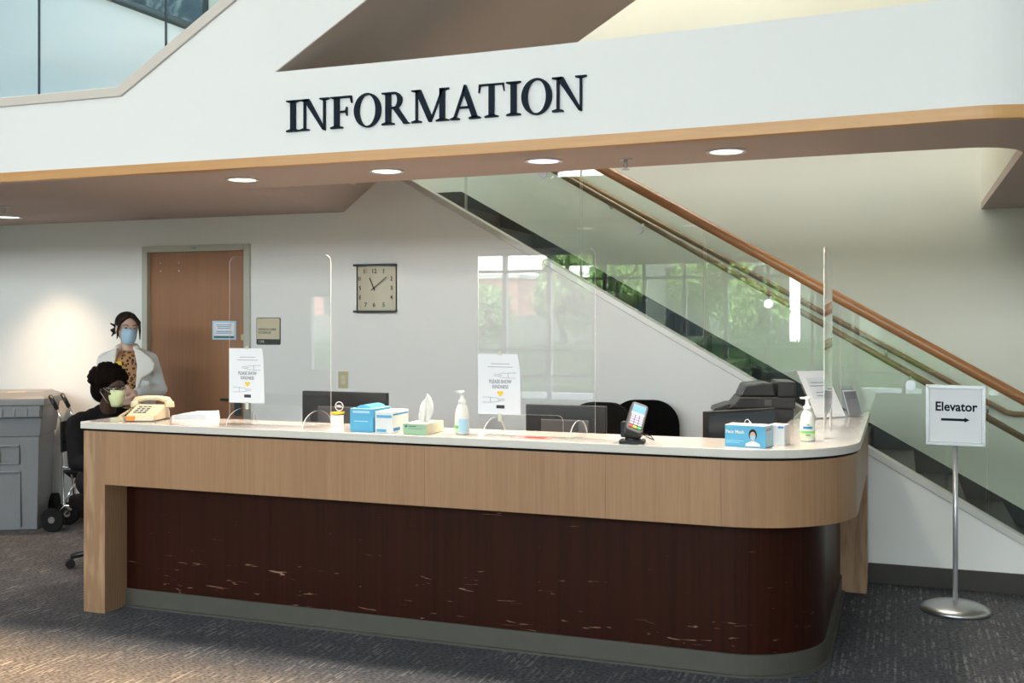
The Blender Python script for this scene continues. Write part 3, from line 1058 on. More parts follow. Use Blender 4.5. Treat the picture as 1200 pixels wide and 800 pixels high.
MB().prism(lband(-4.222, 5.03, -0.395, 0.37, 6.742, 0.03), 0.0, 1.03, 'z').build('inner_panel', OAK, t)
ws = MB().box(-4.215, -1.15, 5.10, 5.90, 0.71, 0.745).box(-1.15, -0.44, 5.10, 6.95, 0.71, 0.745)
ws.build('work_surface', OAK, t, bevel=0.003)
for (a, b, c, d) in ((-4.2, -4.17, 5.1, 5.85), (-2.5, -2.47, 5.1, 5.85), (-1.14, -0.45, 6.9, 6.93), (-1.13, -1.10, 5.95, 6.9)):
    MB().box(a, b, c, d, 0, 0.71).build('support_panel', OAK, t)

# ================================================================== CEILING FIXTURES
dls = [(-3.577, 5.19, 'recessed round downlight above the first acrylic screen', LENS), (-2.632, 5.162, 'recessed round downlight second from the left above the counter', LENS),
       (-1.709, 5.105, 'recessed downlight glowing violet above the counter middle', LENSV), (-0.787, 5.122, 'recessed round downlight rightmost in the soffit', LENS),
       (-6.641, 6.468, 'recessed round downlight over the grey bin corner', LENS),
       (-5.98, 5.12, 'added warm downlight, unseen in the soffit well left of the desk end', LENS)]  # last one is added out of view to warm the floor left of the desk
for x, y, lab, lm in dls:
    t = thing('ceiling_downlight', lab, 'ceiling light', (x, y, H1), 0, 'round downlights in the low soffit')
    ring = MB()
    n_ = 28
    vs, fs = [], []
    for r_, z_ in ((0.076, -0.001), (0.098, -0.001), (0.098, -0.006), (0.078, -0.006)):
        vs += [(r_ * math.cos(2 * PI * j / n_), r_ * math.sin(2 * PI * j / n_), z_) for j in range(n_)]
    for i in range(4):
        for j in range(n_):
            fs.append((i * n_ + j, i * n_ + (j + 1) % n_, ((i + 1) % 4) * n_ + (j + 1) % n_, ((i + 1) % 4) * n_ + j))
    ring.add(vs, fs, 0, True)
    ring.build('trim_ring', WHITECARD, t)
    MB().lathe([(0.02, -0.0055), (0.077, -0.0045), (0.077, -0.001)], 28).build('lens', lm, t)
    ld = bpy.data.lights.new('downlight', 'SPOT')
    ld.energy = 115 if x > -5.5 else 105
    ld.color = (1.0, 0.86, 0.70)
    ld.spot_size = R(115) if x > -5.5 else R(100)
    ld.spot_blend = 0.7 if x > -5.5 else 0.9
    if x < -5.5:
        ld.color = (1.0, 0.72, 0.48)
        ld.shadow_soft_size = 0.09
    ld.shadow_soft_size = 0.07
    lo = bpy.data.objects.new('downlight_bulb', ld)
    col.objects.link(lo)
    lo.parent = t
    lo.location = (0, 0, -0.03)
for x, y, lab in ((-1.302, 5.193, 'small chrome sprinkler head between the two right downlights'), (-6.062, 5.864, 'small chrome sprinkler head at the left end of the soffit')):
    t = thing('fire_sprinkler', lab, 'sprinkler', (x, y, H1), 0, 'ceiling sprinklers')
    MB().lathe([(0.036, -0.005), (0.036, -0.001)], 20).build('escutcheon', STEEL, t)
    MB().cyl((0, 0, -0.004), (0, 0, -0.03), 0.010).cyl((0.012, 0, -0.03), (0, 0, -0.052), 0.0035).cyl((-0.012, 0, -0.03), (0, 0, -0.052), 0.0035).build('frame_arms', STEEL, t)
    MB().lathe([(0.004, -0.058), (0.020, -0.056), (0.020, -0.053), (0.004, -0.052)], 14).build('deflector', STEEL, t)
for nm, lab, pos, sx, sy in (('unseen_lobby_panel', 'large plain white ceiling panel, unseen, above the lobby fill light', (-4, 0, 6.41), 6.0, 5.0),
                             ('unseen_landing_panel', 'plain white ceiling panel, unseen, above the landing fill light', (-5.4, 5.9, 6.41), 3.4, 1.2),
                             ('unseen_stairwell_panel', 'plain white ceiling panel, unseen, above the stairwell fill light', (-1.2, 7.8, 6.41), 3.0, 0.8)):
    t = thing(nm, lab, 'ceiling light', pos)  # unseen white backing above the area lights, does not glow itself
    MB().box(-sx / 2 - 0.06, sx / 2 + 0.06, -sy / 2 - 0.06, sy / 2 + 0.06, 0.02, 0.09).build('frame', WHITECARD, t)

# ================================================================== INFORMATION LETTERING
t = thing('information_sign', 'dark navy serif INFORMATION lettering fixed to the white beam', 'sign', (0, 4.8, 2.650))
LW = [('I', -3.030, -2.951), ('N', -2.948, -2.774), ('F', -2.766, -2.640), ('O', -2.628, -2.475), ('R', -2.470, -2.314), ('M', -2.303, -2.097),
      ('A', -2.089, -1.927), ('T', -1.938, -1.801), ('I', -1.790, -1.716), ('O', -1.710, -1.556), ('N', -1.553, -1.382)]
LH = 0.164


def glyph(ch, W):
    T, th, sh, G = 0.178, 0.068, 0.040, []
    rect = lambda a, b, c, d: G.append([(a, c), (b, c), (b, d), (a, d)])

    def serif(x0, x1, c0, c1, top):
        if top:
            G.append([(x0, 1), (x0, 1 - sh), (c0 - 0.0, 1 - sh * 2.0), (c1, 1 - sh * 2.0), (x1, 1 - sh), (x1, 1)])
        else:
            G.append([(x0, 0), (x1, 0), (x1, sh), (c1, sh * 2.0), (c0, sh * 2.0), (x0, sh)])
    if ch == 'I':
        c = W / 2
        rect(c - T / 2, c + T / 2, sh, 1 - sh)
        serif(0, W, c - T / 2, c + T / 2, False)
        serif(0, W, c - T / 2, c + T / 2, True)
    elif ch == 'N':
        a = 0.14
        rect(a, a + th, sh, 1 - sh * 0.5)
        rect(W - a - th, W - a, 0, 1 - sh)
        G.append([(a - 0.02, 1), (a + 0.19, 1), (W - a, 0.0), (W - a - 0.02, -0.03), (W - a - 0.10, -0.0)])
        serif(0, a + 0.19, a, a + 0.15, True)
        serif(0.0, a + 0.20, a, a + th, False)
        serif(W - a - 0.2, W, W - a - th, W - a, True)
    elif ch == 'F':
        a = 0.13
        rect(a, a + T, sh, 1 - sh)
        serif(0, a + T + 0.13, a, a + T, False)
        serif(0, a + T, a, a + T, True)
        rect(a + T, W - 0.02, 1 - 0.055, 1)
        G.append([(W - 0.07, 0.945), (W - 0.02, 1), (W - 0.005, 0.77), (W - 0.03, 0.77)])
        rect(a + T, W * 0.72, 0.49, 0.545)
        G.append([(W * 0.72 - 0.03, 0.52), (W * 0.72 + 0.02, 0.66), (W * 0.72 + 0.04, 0.66), (W * 0.72 + 0.04, 0.38), (W * 0.72 + 0.02, 0.38)])
    elif ch == 'O':
        n = 40
        o_, i_ = [], []
        for k in range(n):
            a_ = 2 * PI * k / n
            o_.append((W / 2 + W / 2 * math.cos(a_), 0.5 + 0.535 * math.sin(a_)))
            i_.append((W / 2 + (W / 2 - T) * math.cos(a_ + 0.0) - 0.0, 0.5 + (0.535 - 0.05) * math.sin(a_)))
        for k in range(n):
            G.append([o_[k], o_[(k + 1) % n], i_[(k + 1) % n], i_[k]])
    elif ch == 'R':
        a = 0.13
        rect(a, a + T, sh, 1 - sh)
        serif(0, a + T + 0.12, a, a + T, False)
        serif(0, a + T, a, a + T, True)
        cx, cy = a + T + 0.12, 0.745
        n = 16
        o_ = [(cx + 0.27 * math.sin(PI * k / n), cy + 0.255 * math.cos(PI * k / n)) for k in range(n + 1)]
        i_ = [(cx + 0.11 * math.sin(PI * k / n), cy + 0.20 * math.cos(PI * k / n)) for k in range(n + 1)]
        for k in range(n):
            G.append([o_[k], o_[k + 1], i_[k + 1], i_[k]])
        rect(a + T, cx, 0.945, 1)
        rect(a + T, cx, 0.49, 0.545)
        G.append([(a + T + 0.05, 0.52), (a + T + 0.25, 0.52), (W - 0.05, 0.04), (W, 0.03), (W, 0), (W - 0.20, 0)])
    elif ch == 'M':
        a = 0.14
        rect(a, a + th, sh, 1 - sh * 0.5)
        rect(W - a - T, W - a, sh, 1 - sh)
        G.append([(a - 0.03, 1), (a + 0.17, 1), (W * 0.56, 0.13), (W * 0.50, -0.0), (W * 0.46, 0.0)])
        G.append([(W - a - 0.10, 1), (W - a - 0.02, 1), (W * 0.53, 0.0), (W * 0.49, 0.0)])
        serif(0, a + 0.17, a, a + 0.1, True)
        serif(0, a + 0.2, a, a + th, False)
        serif(W - a - T, W, W - a - T, W - a, True)
        serif(W - a - T - 0.12, W, W - a - T, W - a, False)
    elif ch == 'A':
        G.append([(0.10, 0.02), (0.165, 0.02), (W * 0.5, 0.90), (W * 0.47, 1.03)])
        G.append([(W * 0.46, 1.03), (W * 0.52, 1.03), (W - 0.09, 0.03), (W - 0.27, 0.03), (W * 0.41, 0.86)])
        rect(W * 0.28, W * 0.66, 0.33, 0.385)
        serif(0, 0.30, 0.10, 0.17, False)
        serif(W - 0.38, W, W - 0.27, W - 0.10, False)
    elif ch == 'T':
        c = W / 2
        rect(c - T / 2, c + T / 2, sh, 0.97)
        serif(c - 0.22, c + 0.22, c - T / 2, c + T / 2, False)
        rect(0.02, W - 0.02, 0.945, 1)
        G.append([(0.02, 1), (0.07, 0.95), (0.025, 0.75), (0.0, 0.75)])
        G.append([(W - 0.02, 1), (W - 0.07, 0.95), (W - 0.025, 0.75), (W, 0.75)])
    return G


for ch, x0, x1 in LW:
    g = MB()
    for poly in glyph(ch, (x1 - x0) / LH):
        g.prism([(x0 + p[0] * LH, p[1] * LH) for p in poly], -0.014 if x1 < -1.6 else -0.020, 0.004 if x1 < -1.6 else 0.0, 'y')
    go = g.build('letter_' + ch.lower(), NAVY, t)
    go.location.y = -{0: 0.0, 1: 0.006, 2: 0.012, 3: 0.019}[0 if x1 < -2.0 else (1 if x1 < -1.75 else (2 if x1 < -1.6 else (2 if x1 < -1.5 else 3)))]
    if x0 > -1.75:
        go.rotation_euler.z = 0.0

# ================================================================== WALL ITEMS
t = thing('wall_clock', 'square cream analogue clock with black top and bottom bars', 'clock', (-3.677, 7.05, 1.895))
MB().prism(arc(0, 0.30, 0.34, 240, 300, 12) + [(0.17, 0), (-0.17, 0)], -0.165, 0.165, 'z').build('clock_face', CLOCKF, t)
for zz in (0.165, -0.181):
    MB().box(-0.172, 0.172, -0.052, 0, zz, zz + 0.016).build('clock_bar', BLACK, t, bevel=0.002)
nums = {12: (0.0, 0.125), 1: (0.075, 0.125), 2: (0.13, 0.07), 3: (0.13, 0.0), 4: (0.13, -0.07), 5: (0.075, -0.125), 6: (0.0, -0.125), 7: (-0.075, -0.125),
        8: (-0.13, -0.07), 9: (-0.13, 0.0), 10: (-0.13, 0.07), 11: (-0.075, 0.125)}
for k, (nx, nz) in nums.items():
    yy = -(math.sqrt(0.34 ** 2 - nx ** 2) - 0.30) - 0.0015
    text('numeral', str(k), 0.046, (nx, yy, nz), INK, t, bold=0.0006)


def hand(length, tail, wd, ang, y):
    m_ = Matrix.Rotation(R(ang), 4, 'Y')
    return MB().box(-wd / 2, wd / 2, y - 0.001, y, -tail, length, mat=m_)


hand(0.085, 0.02, 0.008, -25, -0.046).build('hour_hand', INK, t)
hand(0.135, 0.025, 0.006, 52, -0.049).build('minute_hand', INK, t)
MB().cyl((0, -0.04, 0), (0, -0.051, 0), 0.006).build('hand_pivot', INK, t)

t = thing('wheelchair_storage_sign', 'small tan room plaque reading wheelchair storage beside the door', 'sign', (-4.617, 7.05, 1.571))
MB().prism(rrect(0.215, 0.212, 0.012), -0.008, 0, 'y').build('sign_frame', DKGREY, t)
MB().prism(rrect(0.205, 0.202, 0.009), -0.010, -0.008, 'y').build('sign_plate', TAN, t)
MB().box(-0.1025, 0.1025, -0.0115, -0.0095, -0.10, -0.062).build('number_strip', BLACK, t)
text('lettering', 'WHEELCHAIR\nSTORAGE', 0.026, (-0.088, -0.011, 0.0), INK, t, align='LEFT')
text('lettering', '1106', 0.028, (-0.088, -0.012, -0.081), WHITECARD, t, align='LEFT')

t = thing('door_notice', 'pale blue framed paper notice on the brown door', 'notice', (-5.043, 7.075, 1.576))
MB().box(-0.112, 0.112, -0.006, 0, -0.075, 0.075).build('notice_holder', PALEBLUE, t, bevel=0.002)
MB().box(-0.095, 0.095, -0.0075, -0.0055, -0.060, 0.060).build('notice_sheet', PAPER, t)
MB().box(-0.095, 0.095, -0.009, -0.007, -0.062, -0.045).build('bottom_band', TEAL, t)
q = MB()
for i, wd in enumerate((0.15, 0.13, 0.12, 0, 0.14, 0.155)):
    if wd:
        q.box(-wd / 2, wd / 2, -0.0082, -0.0074, 0.040 - i * 0.013, 0.0445 - i * 0.013)
q.build('text_line', DEEPBLUE, t)

t = thing('light_switch', 'ivory double rocker wall switch plate below the clock', 'switch', (-3.958, 7.05, 1.205))
MB().box(-0.042, 0.042, -0.006, 0, -0.064, 0.064).build('cover_plate', IVORY, t, bevel=0.003)
MB().box(-0.017, 0.017, -0.010, -0.005, 0.004, 0.034).build('rocker', CREAMCARD, t, bevel=0.001)
MB().box(-0.017, 0.017, -0.010, -0.005, -0.034, -0.004).build('rocker', CREAMCARD, t, bevel=0.001)

# ================================================================== ELEVATOR SIGN
t = thing('elevator_sign_stand', 'silver floor stand with white sign reading Elevator and an arrow', 'sign', (0.295, 6.52, 0), R(-3))
MB().lathe([(0.175, 0.0), (0.192, 0.006), (0.186, 0.022), (0.150, 0.040), (0.09, 0.052), (0.018, 0.058)], 40).build('base', STEEL, t)
MB().cyl((0, 0.006, 0.055), (0, 0.006, 0.955), 0.014, n=20).build('pole', SATIN, t)
f = MB()
f.prism([(-0.158, 0.945), (0.158, 0.945), (0.158, 1.29), (-0.158, 1.29)], -0.010, 0.014, 'y')
for q_ in (((-0.158, 0.945), (0.158, 0.945), (0.137, 0.966), (-0.137, 0.966)), ((-0.158, 1.29), (0.158, 1.29), (0.137, 1.269), (-0.137, 1.269)),
           ((-0.158, 0.945), (-0.137, 0.966), (-0.137, 1.269), (-0.158, 1.29)), ((0.158, 0.945), (0.137, 0.966), (0.137, 1.269), (0.158, 1.29))):
    f.prism(q_, -0.022, -0.009, 'y')
f.build('sign_frame', SATIN, t, bevel=0.002)
MB().box(-0.137, 0.137, -0.013, -0.009, 0.966, 1.269).build('sign_face', PAPER, t)
text('lettering', 'Elevator', 0.072, (0.003, -0.014, 1.165), NAVY, t, bold=0.0018, xs=0.92)
MB().box(-0.075, 0.052, -0.0145, -0.0125, 1.086, 1.100).prism([(0.048, 1.079), (0.074, 1.093), (0.048, 1.107)], -0.0145, -0.0125, 'y').build('arrow', NAVY, t)

# ================================================================== ACRYLIC SCREENS


def screen(x0, x1, yy, rz, label, origin=None):
    """upright clear screen with a low opening and half-round feet; local frame: centre bottom at origin, plate in XZ"""
    wd = x1 - x0
    loc = origin or ((x0 + x1) / 2, yy, ZT)
    t_ = thing('acrylic_screen', label, 'acrylic screen', loc, rz, 'clear acrylic screens on the counter')
    hw, hh = wd / 2, 0.935
    oc = 0.04
    outer = [(hw, 0)] + arc(hw - oc, hh - oc, oc, 0, 90, 6) + arc(-hw + oc, hh - oc, oc, 90, 180, 6) + [(-hw, 0)]
    ox, ow, oh, orr = -0.01, 0.155, 0.105, 0.03
    cut = [(ox - ow, 0)] + arc(ox - ow + orr, oh - orr, orr, 180, 90, 5) + arc(ox + ow - orr, oh - orr, orr, 90, 0, 5) + [(ox + ow, 0)]
    MB().prism(outer + cut, -0.0025, 0.0025, 'y', 0, 1).build('panel', [ACRYL, ACRED], t_)
    for fx in (-hw + 0.085, hw - 0.085):
        MB().prism([(0.15 * math.cos(R(a)), 0.085 * math.sin(R(a))) for a in range(0, 181, 12)], fx - 0.0025, fx + 0.0025, 'x', 0, 1).build('foot', [ACRYL, ACRED], t_)
    return t_


screen(-3.545, -2.895, 5.02, 0, 'left clear acrylic screen on the counter beside the beige telephone')
screen(-2.02, -1.402, 4.985, 0, 'middle clear acrylic screen on the counter left of the card terminal')
screen(0, 0.62, 0, 0, 'clear acrylic screen set edge-on along the right return of the counter', (-0.345, 5.60, ZT)).rotation_euler = (0, 0, R(90))


def poster(x, y, z, label):
    t_ = thing('kindness_poster', label, 'poster', (x, y, z), 0, 'please show kindness posters')
    W_, H_ = 0.232, 0.305
    MB().prism([(-W_ / 2, 0), (W_ / 2, 0), (W_ / 2 - 0.006, H_ * 0.78), (W_ / 2 - 0.018, H_), (-W_ / 2, H_)], -0.0012, 0, 'y').build('sheet', PAPER, t_)
    fy = -0.0018
    q_ = MB()
    q_.box(-0.045, 0.055, fy, fy + 0.001, 0.254, 0.2565).box(-0.062, 0.072, fy, fy + 0.001, 0.2385, 0.241)
    q_.build('text_line', GREYINK, t_)
    text('lettering', 'PLEASE SHOW\nKINDNESS', 0.026, (0.005, fy, 0.152), GREYINK, t_, xs=0.72, bold=0.0003)
    ht = [(0, 0)] + [(0.0165 * math.sin(a) ** 3 * 1.0, 0.0165 / 16 * (13 * math.cos(a) - 5 * math.cos(2 * a) - 2 * math.cos(3 * a) - math.cos(4 * a)) + 0.018) for a in [PI - 2 * PI * k / 28 for k in range(1, 28)]]
    MB().prism([(p[0] + 0.005, p[1] + 0.088) for p in ht], fy, fy + 0.001, 'y').build('heart', YELLOW, t_)
    MB().box(-0.016, 0.028, fy, fy + 0.001, 0.030, 0.047).build('logo', INK, t_)
    for (ox_, oz_, sg) in ((0.09, 0.197, -1), (-0.09, 0.073, 1)):
        h_ = MB()
        L1 = [(0, 0.013), (0.042, 0.013), (0.055, 0.010), (0.075, 0.012), (0.09, 0.006), (0.118, 0.004), (0.118, -0.002), (0.095, -0.004), (0.08, -0.010), (0.06, -0.011), (0.042, -0.013), (0, -0.013)]
        h_.tube([(ox_ + sg * a, fy, oz_ + b * 1.0) for a, b in L1], 0.0009, 5)
        h_.tube([(ox_ + sg * 0.042, fy, oz_ + 0.013), (ox_ + sg * 0.042, fy, oz_ - 0.013)], 0.0009, 5)
        h_.tube([(ox_ + sg * 0.075, fy, oz_ + 0.002), (ox_ + sg * 0.095, fy, oz_ - 0.002)], 0.0008, 5)
        h_.build('hand_drawing', GREYINK, t_)
    for za, zb in ((-0.035, 0.006), (H_ - 0.006, H_ + 0.012)):
        MB().box(-0.006, 0.012, -0.003, -0.0005, za, zb).build('tape', CREAMCARD, t_)


poster(-3.428, 5.0155, 1.198, 'white please show kindness poster taped to the left acrylic screen')
poster(-1.903, 4.981, 1.185, 'white please show kindness poster taped to the middle acrylic screen')

# ================================================================== COUNTER ITEMS
# telephone
t = thing('desk_telephone', 'beige push-button desk telephone with orange sticker at the counter end', 'telephone', (-4.075, 4.985, ZT), R(14))
MB().prism([(-0.11, 0.004), (0.105, 0.004), (0.105, 0.045), (0.075, 0.085), (0.035, 0.088), (-0.105, 0.036)], -0.085, 0.085, 'x').build('body', BEIGE, t, bevel=0.008)
MB().box(-0.085, 0.085, -0.105, 0.10, 0.0, 0.006).build('base_plate', DKGREY, t)
k_ = MB()
for i in range(3):
    for j in range(4):
        cx_, cy_ = -0.045 + i * 0.028, -0.07 + j * 0.024
        zz = 0.036 + (cy_ + 0.105) * (0.052 / 0.14)
        k_.box(cx_ - 0.009, cx_ + 0.009, cy_ - 0.007, cy_ + 0.007, zz, zz + 0.006)
k_.build('keypad', GREYINK, t)
MB().box(0.028, 0.075, -0.105, -0.098, 0.006, 0.024).build('spare', BEIGE, t)
MB().box(-0.078, -0.03, -0.1135, -0.1065, 0.007, 0.032).build('sticker', ORANGE, t)
MB().tube([(-0.105, 0.055, 0.095), (-0.095, 0.055, 0.112), (-0.04, 0.055, 0.124), (0.04, 0.055, 0.124), (0.095, 0.055, 0.112), (0.105, 0.055, 0.095)],
          [0.020, 0.020, 0.015, 0.015, 0.020, 0.020], 12).cyl((-0.102, 0.055, 0.105), (-0.102, 0.055, 0.072), 0.026, 0.030).cyl((0.102, 0.055, 0.105), (0.102, 0.055, 0.072), 0.026, 0.030).build('handset', BEIGE, t, bevel=0.003)
cd = [(-0.10, 0.05, 0.075)]
for i in range(90):
    u = i / 89
    bx, by = -0.115 - 0.05 * math.sin(PI * u), 0.05 - 0.13 * u
    cd.append((bx + 0.007 * math.cos(i * 1.25), by, 0.012 + 0.055 * (1 - u) ** 3 + 0.007 * math.sin(i * 1.25)))
MB().tube(cd, 0.0028, 5).build('coiled_cord', BEIGE, t)
bpy.data.objects.remove(bpy.data.objects['spare'])
o = MB().box(-0.075, -0.028, -0.1125, -0.109, 0.001, 0.001).build('line_plug', DKGREY, t)
bpy.data.objects.remove(o)

# binder / paper stack
t = thing('paper_stack', 'low white stack of paper forms right of the telephone', 'paper', (-3.87, 5.14, ZT), R(4))
MB().prism([(-0.115, 0), (0.125, 0), (0.118, 0.046), (-0.02, 0.040), (-0.115, 0.022)], -0.06, 0.07, 'y').build('paper_pile', PAPER, t, bevel=0.002)
q = MB()
for i in range(5):
    q.box(-0.10 + i * 0.004, 0.112, -0.0605, -0.0600, 0.005 + i * 0.0055, 0.0062 + i * 0.0055)
q.build('sheet_edges', GREYINK, t)

# little carton near monitor
t = thing('small_carton', 'tiny open white and orange carton left of the blue boxes', 'box', (-2.875, 5.05, ZT), R(-8))
MB().box(-0.030, 0.030, -0.02, 0.02, 0, 0.062).build('body', WHITECARD, t, bevel=0.001)
MB().prism([(-0.030, 0.062), (0.032, 0.070), (0.036, 0.082), (-0.030, 0.078)], -0.021, 0.021, 'y').build('flap', YELLOWKEY, t)


def box_thing(name, label, cat, corner, rz, wx, dy, hz, mat, topmat, group=None):
    """corner: nearest front-right bottom corner; wx to the local left, dy to the back"""
    t_ = thing(name, label, cat, (corner[0], corner[1], ZT), rz, group)
    MB().box(-wx, 0, 0, dy, 0, hz, 0).build('body', mat, t_, bevel=0.0015)
    MB().box(-wx + 0.001, -0.001, 0.001, dy - 0.001, hz - 0.0005, hz + 0.0012).build('lid', topmat, t_)
    return t_


t = box_thing('mask_box', 'sky blue open cardboard mask box left of the white box', 'box', (-2.555, 4.86), R(0), 0.135, 0.20, 0.118, BLUEBOX, PALEBLUE, 'boxes of supplies on the counter')
MB().prism([(-0.12, 0), (-0.02, 0), (-0.03, 0.012), (-0.06, 0.020), (-0.09, 0.016)], 0.02, 0.18, 'y').build('open_flap', BLUEBOX, t).location = (0, 0, 0.118)
MB().box(-0.118, -0.02, -0.001, 0, 0.096, 0.108).box(-0.110, -0.03, -0.001, 0, 0.052, 0.056).build('print', PALEBLUE, t)
MB().box(0, 0.001, 0.02, 0.10, 0.085, 0.100).box(0, 0.001, 0.04, 0.16, 0.065, 0.070).build('side_print', DEEPBLUE, t)
t = box_thing('glove_box', 'white and blue glove box between the blue box and the tissues', 'box', (-2.432, 4.838), R(2), 0.098, 0.20, 0.108, WHITECARD, WHITECARD, 'boxes of supplies on the counter')
MB().box(-0.090, -0.006, -0.001, 0, 0.078, 0.092).box(-0.090, -0.036, -0.001, 0, 0.006, 0.020).build('print', BLUEBOX, t)
MB().box(0, 0.001, 0.005, 0.19, 0.090, 0.098).box(0, 0.001, 0.01, 0.09, 0.01, 0.026).build('side_print', DEEPBLUE, t)

t = box_thing('tissue_box', 'low pale green tissue box with a white tissue standing up', 'tissue box', (-2.236, 4.822), R(0), 0.130, 0.215, 0.054, GREENCARD, CREAMCARD)
MB().box(0.0, 0.001, 0.003, 0.212, 0.002, 0.052).build('side_panel', CREAMCARD, t)
MB().cyl((-0.112, -0.0005, 0.042), (-0.112, -0.0012, 0.042), 0.006).box(-0.098, -0.055, -0.001, 0, 0.040, 0.0435).box(-0.10, -0.02, -0.001, 0, 0.030, 0.0315).build('print', TEAL, t)
ts = MB()
prof = []
for iz in range(9):
    zz = iz / 8
    rr = 0.018 + 0.030 * math.sin(PI * min(1, zz * 1.05)) * (1 - 0.35 * zz)
    row = []
    for j in range(16):
        a = 2 * PI * j / 16
        rj = rr * (0.75 + 0.45 * math.sin(a * 3 + zz * 2.0)) * (1 if zz < 0.95 else 0.3)
        row.append((0.012 * zz * 1.2 + rj * math.cos(a), 0.45 * rj * math.sin(a), zz * 0.135 * (1 + 0.12 * math.cos(a))))
    prof.append(row)
vs = [p for r_ in prof for p in r_]
fs = [(i * 16 + j, i * 16 + (j + 1) % 16, (i + 1) * 16 + (j + 1) % 16, (i + 1) * 16 + j) for i in range(8) for j in range(16)] + [[128 + j for j in range(16)]]
tt = ts.add(vs, fs, 0, True).build('tissue', TISSUE, t)
tt.location = (-0.060, 0.10, 0.050)


def pump_bottle(name, label, loc, rz, s, front):
    t_ = thing(name, label, 'soap bottle', loc, rz, 'hand sanitizer bottles')
    MB().lathe([(0.030 * s, 0), (0.036 * s, 0.006 * s), (0.037 * s, 0.03 * s), (0.036 * s, 0.085 * s), (0.033 * s, 0.115 * s), (0.026 * s, 0.138 * s), (0.018 * s, 0.150 * s), (0.017 * s, 0.155 * s)], 28).build('bottle_body', SOAP, t_)
    MB().lathe([(0.019 * s, 0.153 * s), (0.020 * s, 0.156 * s), (0.020 * s, 0.170 * s), (0.011 * s, 0.176 * s), (0.010 * s, 0.200 * s), (0.013 * s, 0.203 * s), (0.013 * s, 0.215 * s), (0.004 * s, 0.218 * s)], 20).build('pump', SOAP, t_)
    MB().prism([(0.010 * s, 0.203 * s), (-0.034 * s, 0.205 * s), (-0.038 * s, 0.214 * s), (0.010 * s, 0.216 * s)], -0.006 * s, 0.006 * s, 'y').build('nozzle', SOAP, t_, bevel=0.001)
    # curved labels hug the body front
    def lab(a0, a1, z0, z1, mt, r=0.0374, nm='label_band'):
        n_ = 10
        vs_ = []
        for zz in (z0, z1):
            for k in range(n_ + 1):
                a = R(a0 + (a1 - a0) * k / n_)
                vs_.append((r * s * math.cos(a), r * s * math.sin(a), zz * s))
        MB().add(vs_, [(k, k + 1, n_ + 2 + k, n_ + 1 + k) for k in range(n_)], 0, True).build(nm, mt, t_, recalc=False)
    if front:
        lab(200, 340, 0.040, 0.052, GREENPR, 0.0376)
        lab(200, 340, 0.016, 0.040, PALEGREEN, 0.0376)
        lab(235, 305, 0.062, 0.074, DEEPBLUE, 0.0376, 'brand_print')
        lab(262, 285, 0.078, 0.086, GREENPR, 0.0376, 'leaf_mark')
        lab(255, 290, 0.030, 0.034, INK, 0.0379, 'text_line')
    else:
        lab(190, 265, 0.032, 0.046, GREENPR, 0.0376)
        lab(190, 265, 0.010, 0.032, PALEGREEN, 0.0376)
        lab(268, 345, 0.012, 0.078, PALEBLUE, 0.0376, 'rear_label')
    return t_


pump_bottle('sanitizer_bottle', 'white pump sanitizer bottle beside the green tissue box', (-2.086, 4.93, ZT), 0, 1.02, False)
pump_bottle('sanitizer_bottle', 'white pump sanitizer bottle at the rounded corner by the face mask box', (-0.417, 5.23, ZT), R(6), 0.98, True)

# red sticker sheet
t = thing('red_leaflet', 'flat red and pink printed leaflet lying under the middle screen', 'leaflet', (-1.70, 4.90, ZT), R(-4))
MB().box(-0.10, 0.10, -0.04, 0.045, 0.0004, 0.002).build('sheet', PINK, t)
MB().box(-0.03, 0.075, -0.032, 0.02, 0.0018, 0.0028).build('print', RED, t)

# card terminal
t = thing('card_terminal', 'black card payment terminal tilted on a small swivel stand', 'card terminal', (-1.185, 4.86, ZT), R(6))
MB().prism(rrect(0.12, 0.10, 0.02), 0, 0.016, 'z').build('stand_base', BLACK, t, bevel=0.003)
MB().cyl((0, 0.005, 0.014), (0, 0.005, 0.03), 0.04, 0.032, 24).box(-0.050, 0.045, -0.025, 0.04, 0.028, 0.088).box(-0.052, -0.028, -0.03, 0.045, 0.03, 0.10).build('swivel_post', BLACK, t, bevel=0.004)
MB().box(0.0, 0.03, -0.0275, -0.024, 0.048, 0.058).build('maker_mark', RED, t)
tb = thing('x', 'x', 'x')
bpy.data.objects.remove(tb)
TM = Matrix.Translation((0.018, -0.005, 0.112)) @ Euler((R(48), R(20), R(12))).to_matrix().to_4x4()
body = MB().prism(rrect(0.082, 0.175, 0.018), -0.022, 0.018, 'z', mat=TM).build('terminal_body', DKGREY, t, bevel=0.005)
MB().box(-0.030, 0.030, 0.022, 0.072, 0.0175, 0.0192, mat=TM).build('screen', SCREEN, t)
MB().box(-0.030, 0.030, 0.012, 0.024, 0.0175, 0.0195, mat=TM).build('screen_bar', PAPER, t)
kk = MB()
for i in range(3):
    for j in range(4):
        kk.box(-0.029 + i * 0.0205, -0.012 + i * 0.0205, -0.047 + j * 0.0145, -0.036 + j * 0.0145, 0.0175, 0.021, mat=TM)
kk.build('keypad', LILAC, t)
for i, mt in enumerate((RED, YELLOWKEY, GREENKEY)):
    MB().box(-0.029 + i * 0.0205, -0.012 + i * 0.0205, -0.066, -0.054, 0.0175, 0.021, mat=TM).build('colour_key', mt, t)
MB().tube([(0.03, 0.03, 0.05), (0.085, 0.03, 0.03), (0.09, 0.10, 0.006), (0.02, 0.28, 0.006)], 0.0025, 6).build('cable', BLACK, t)

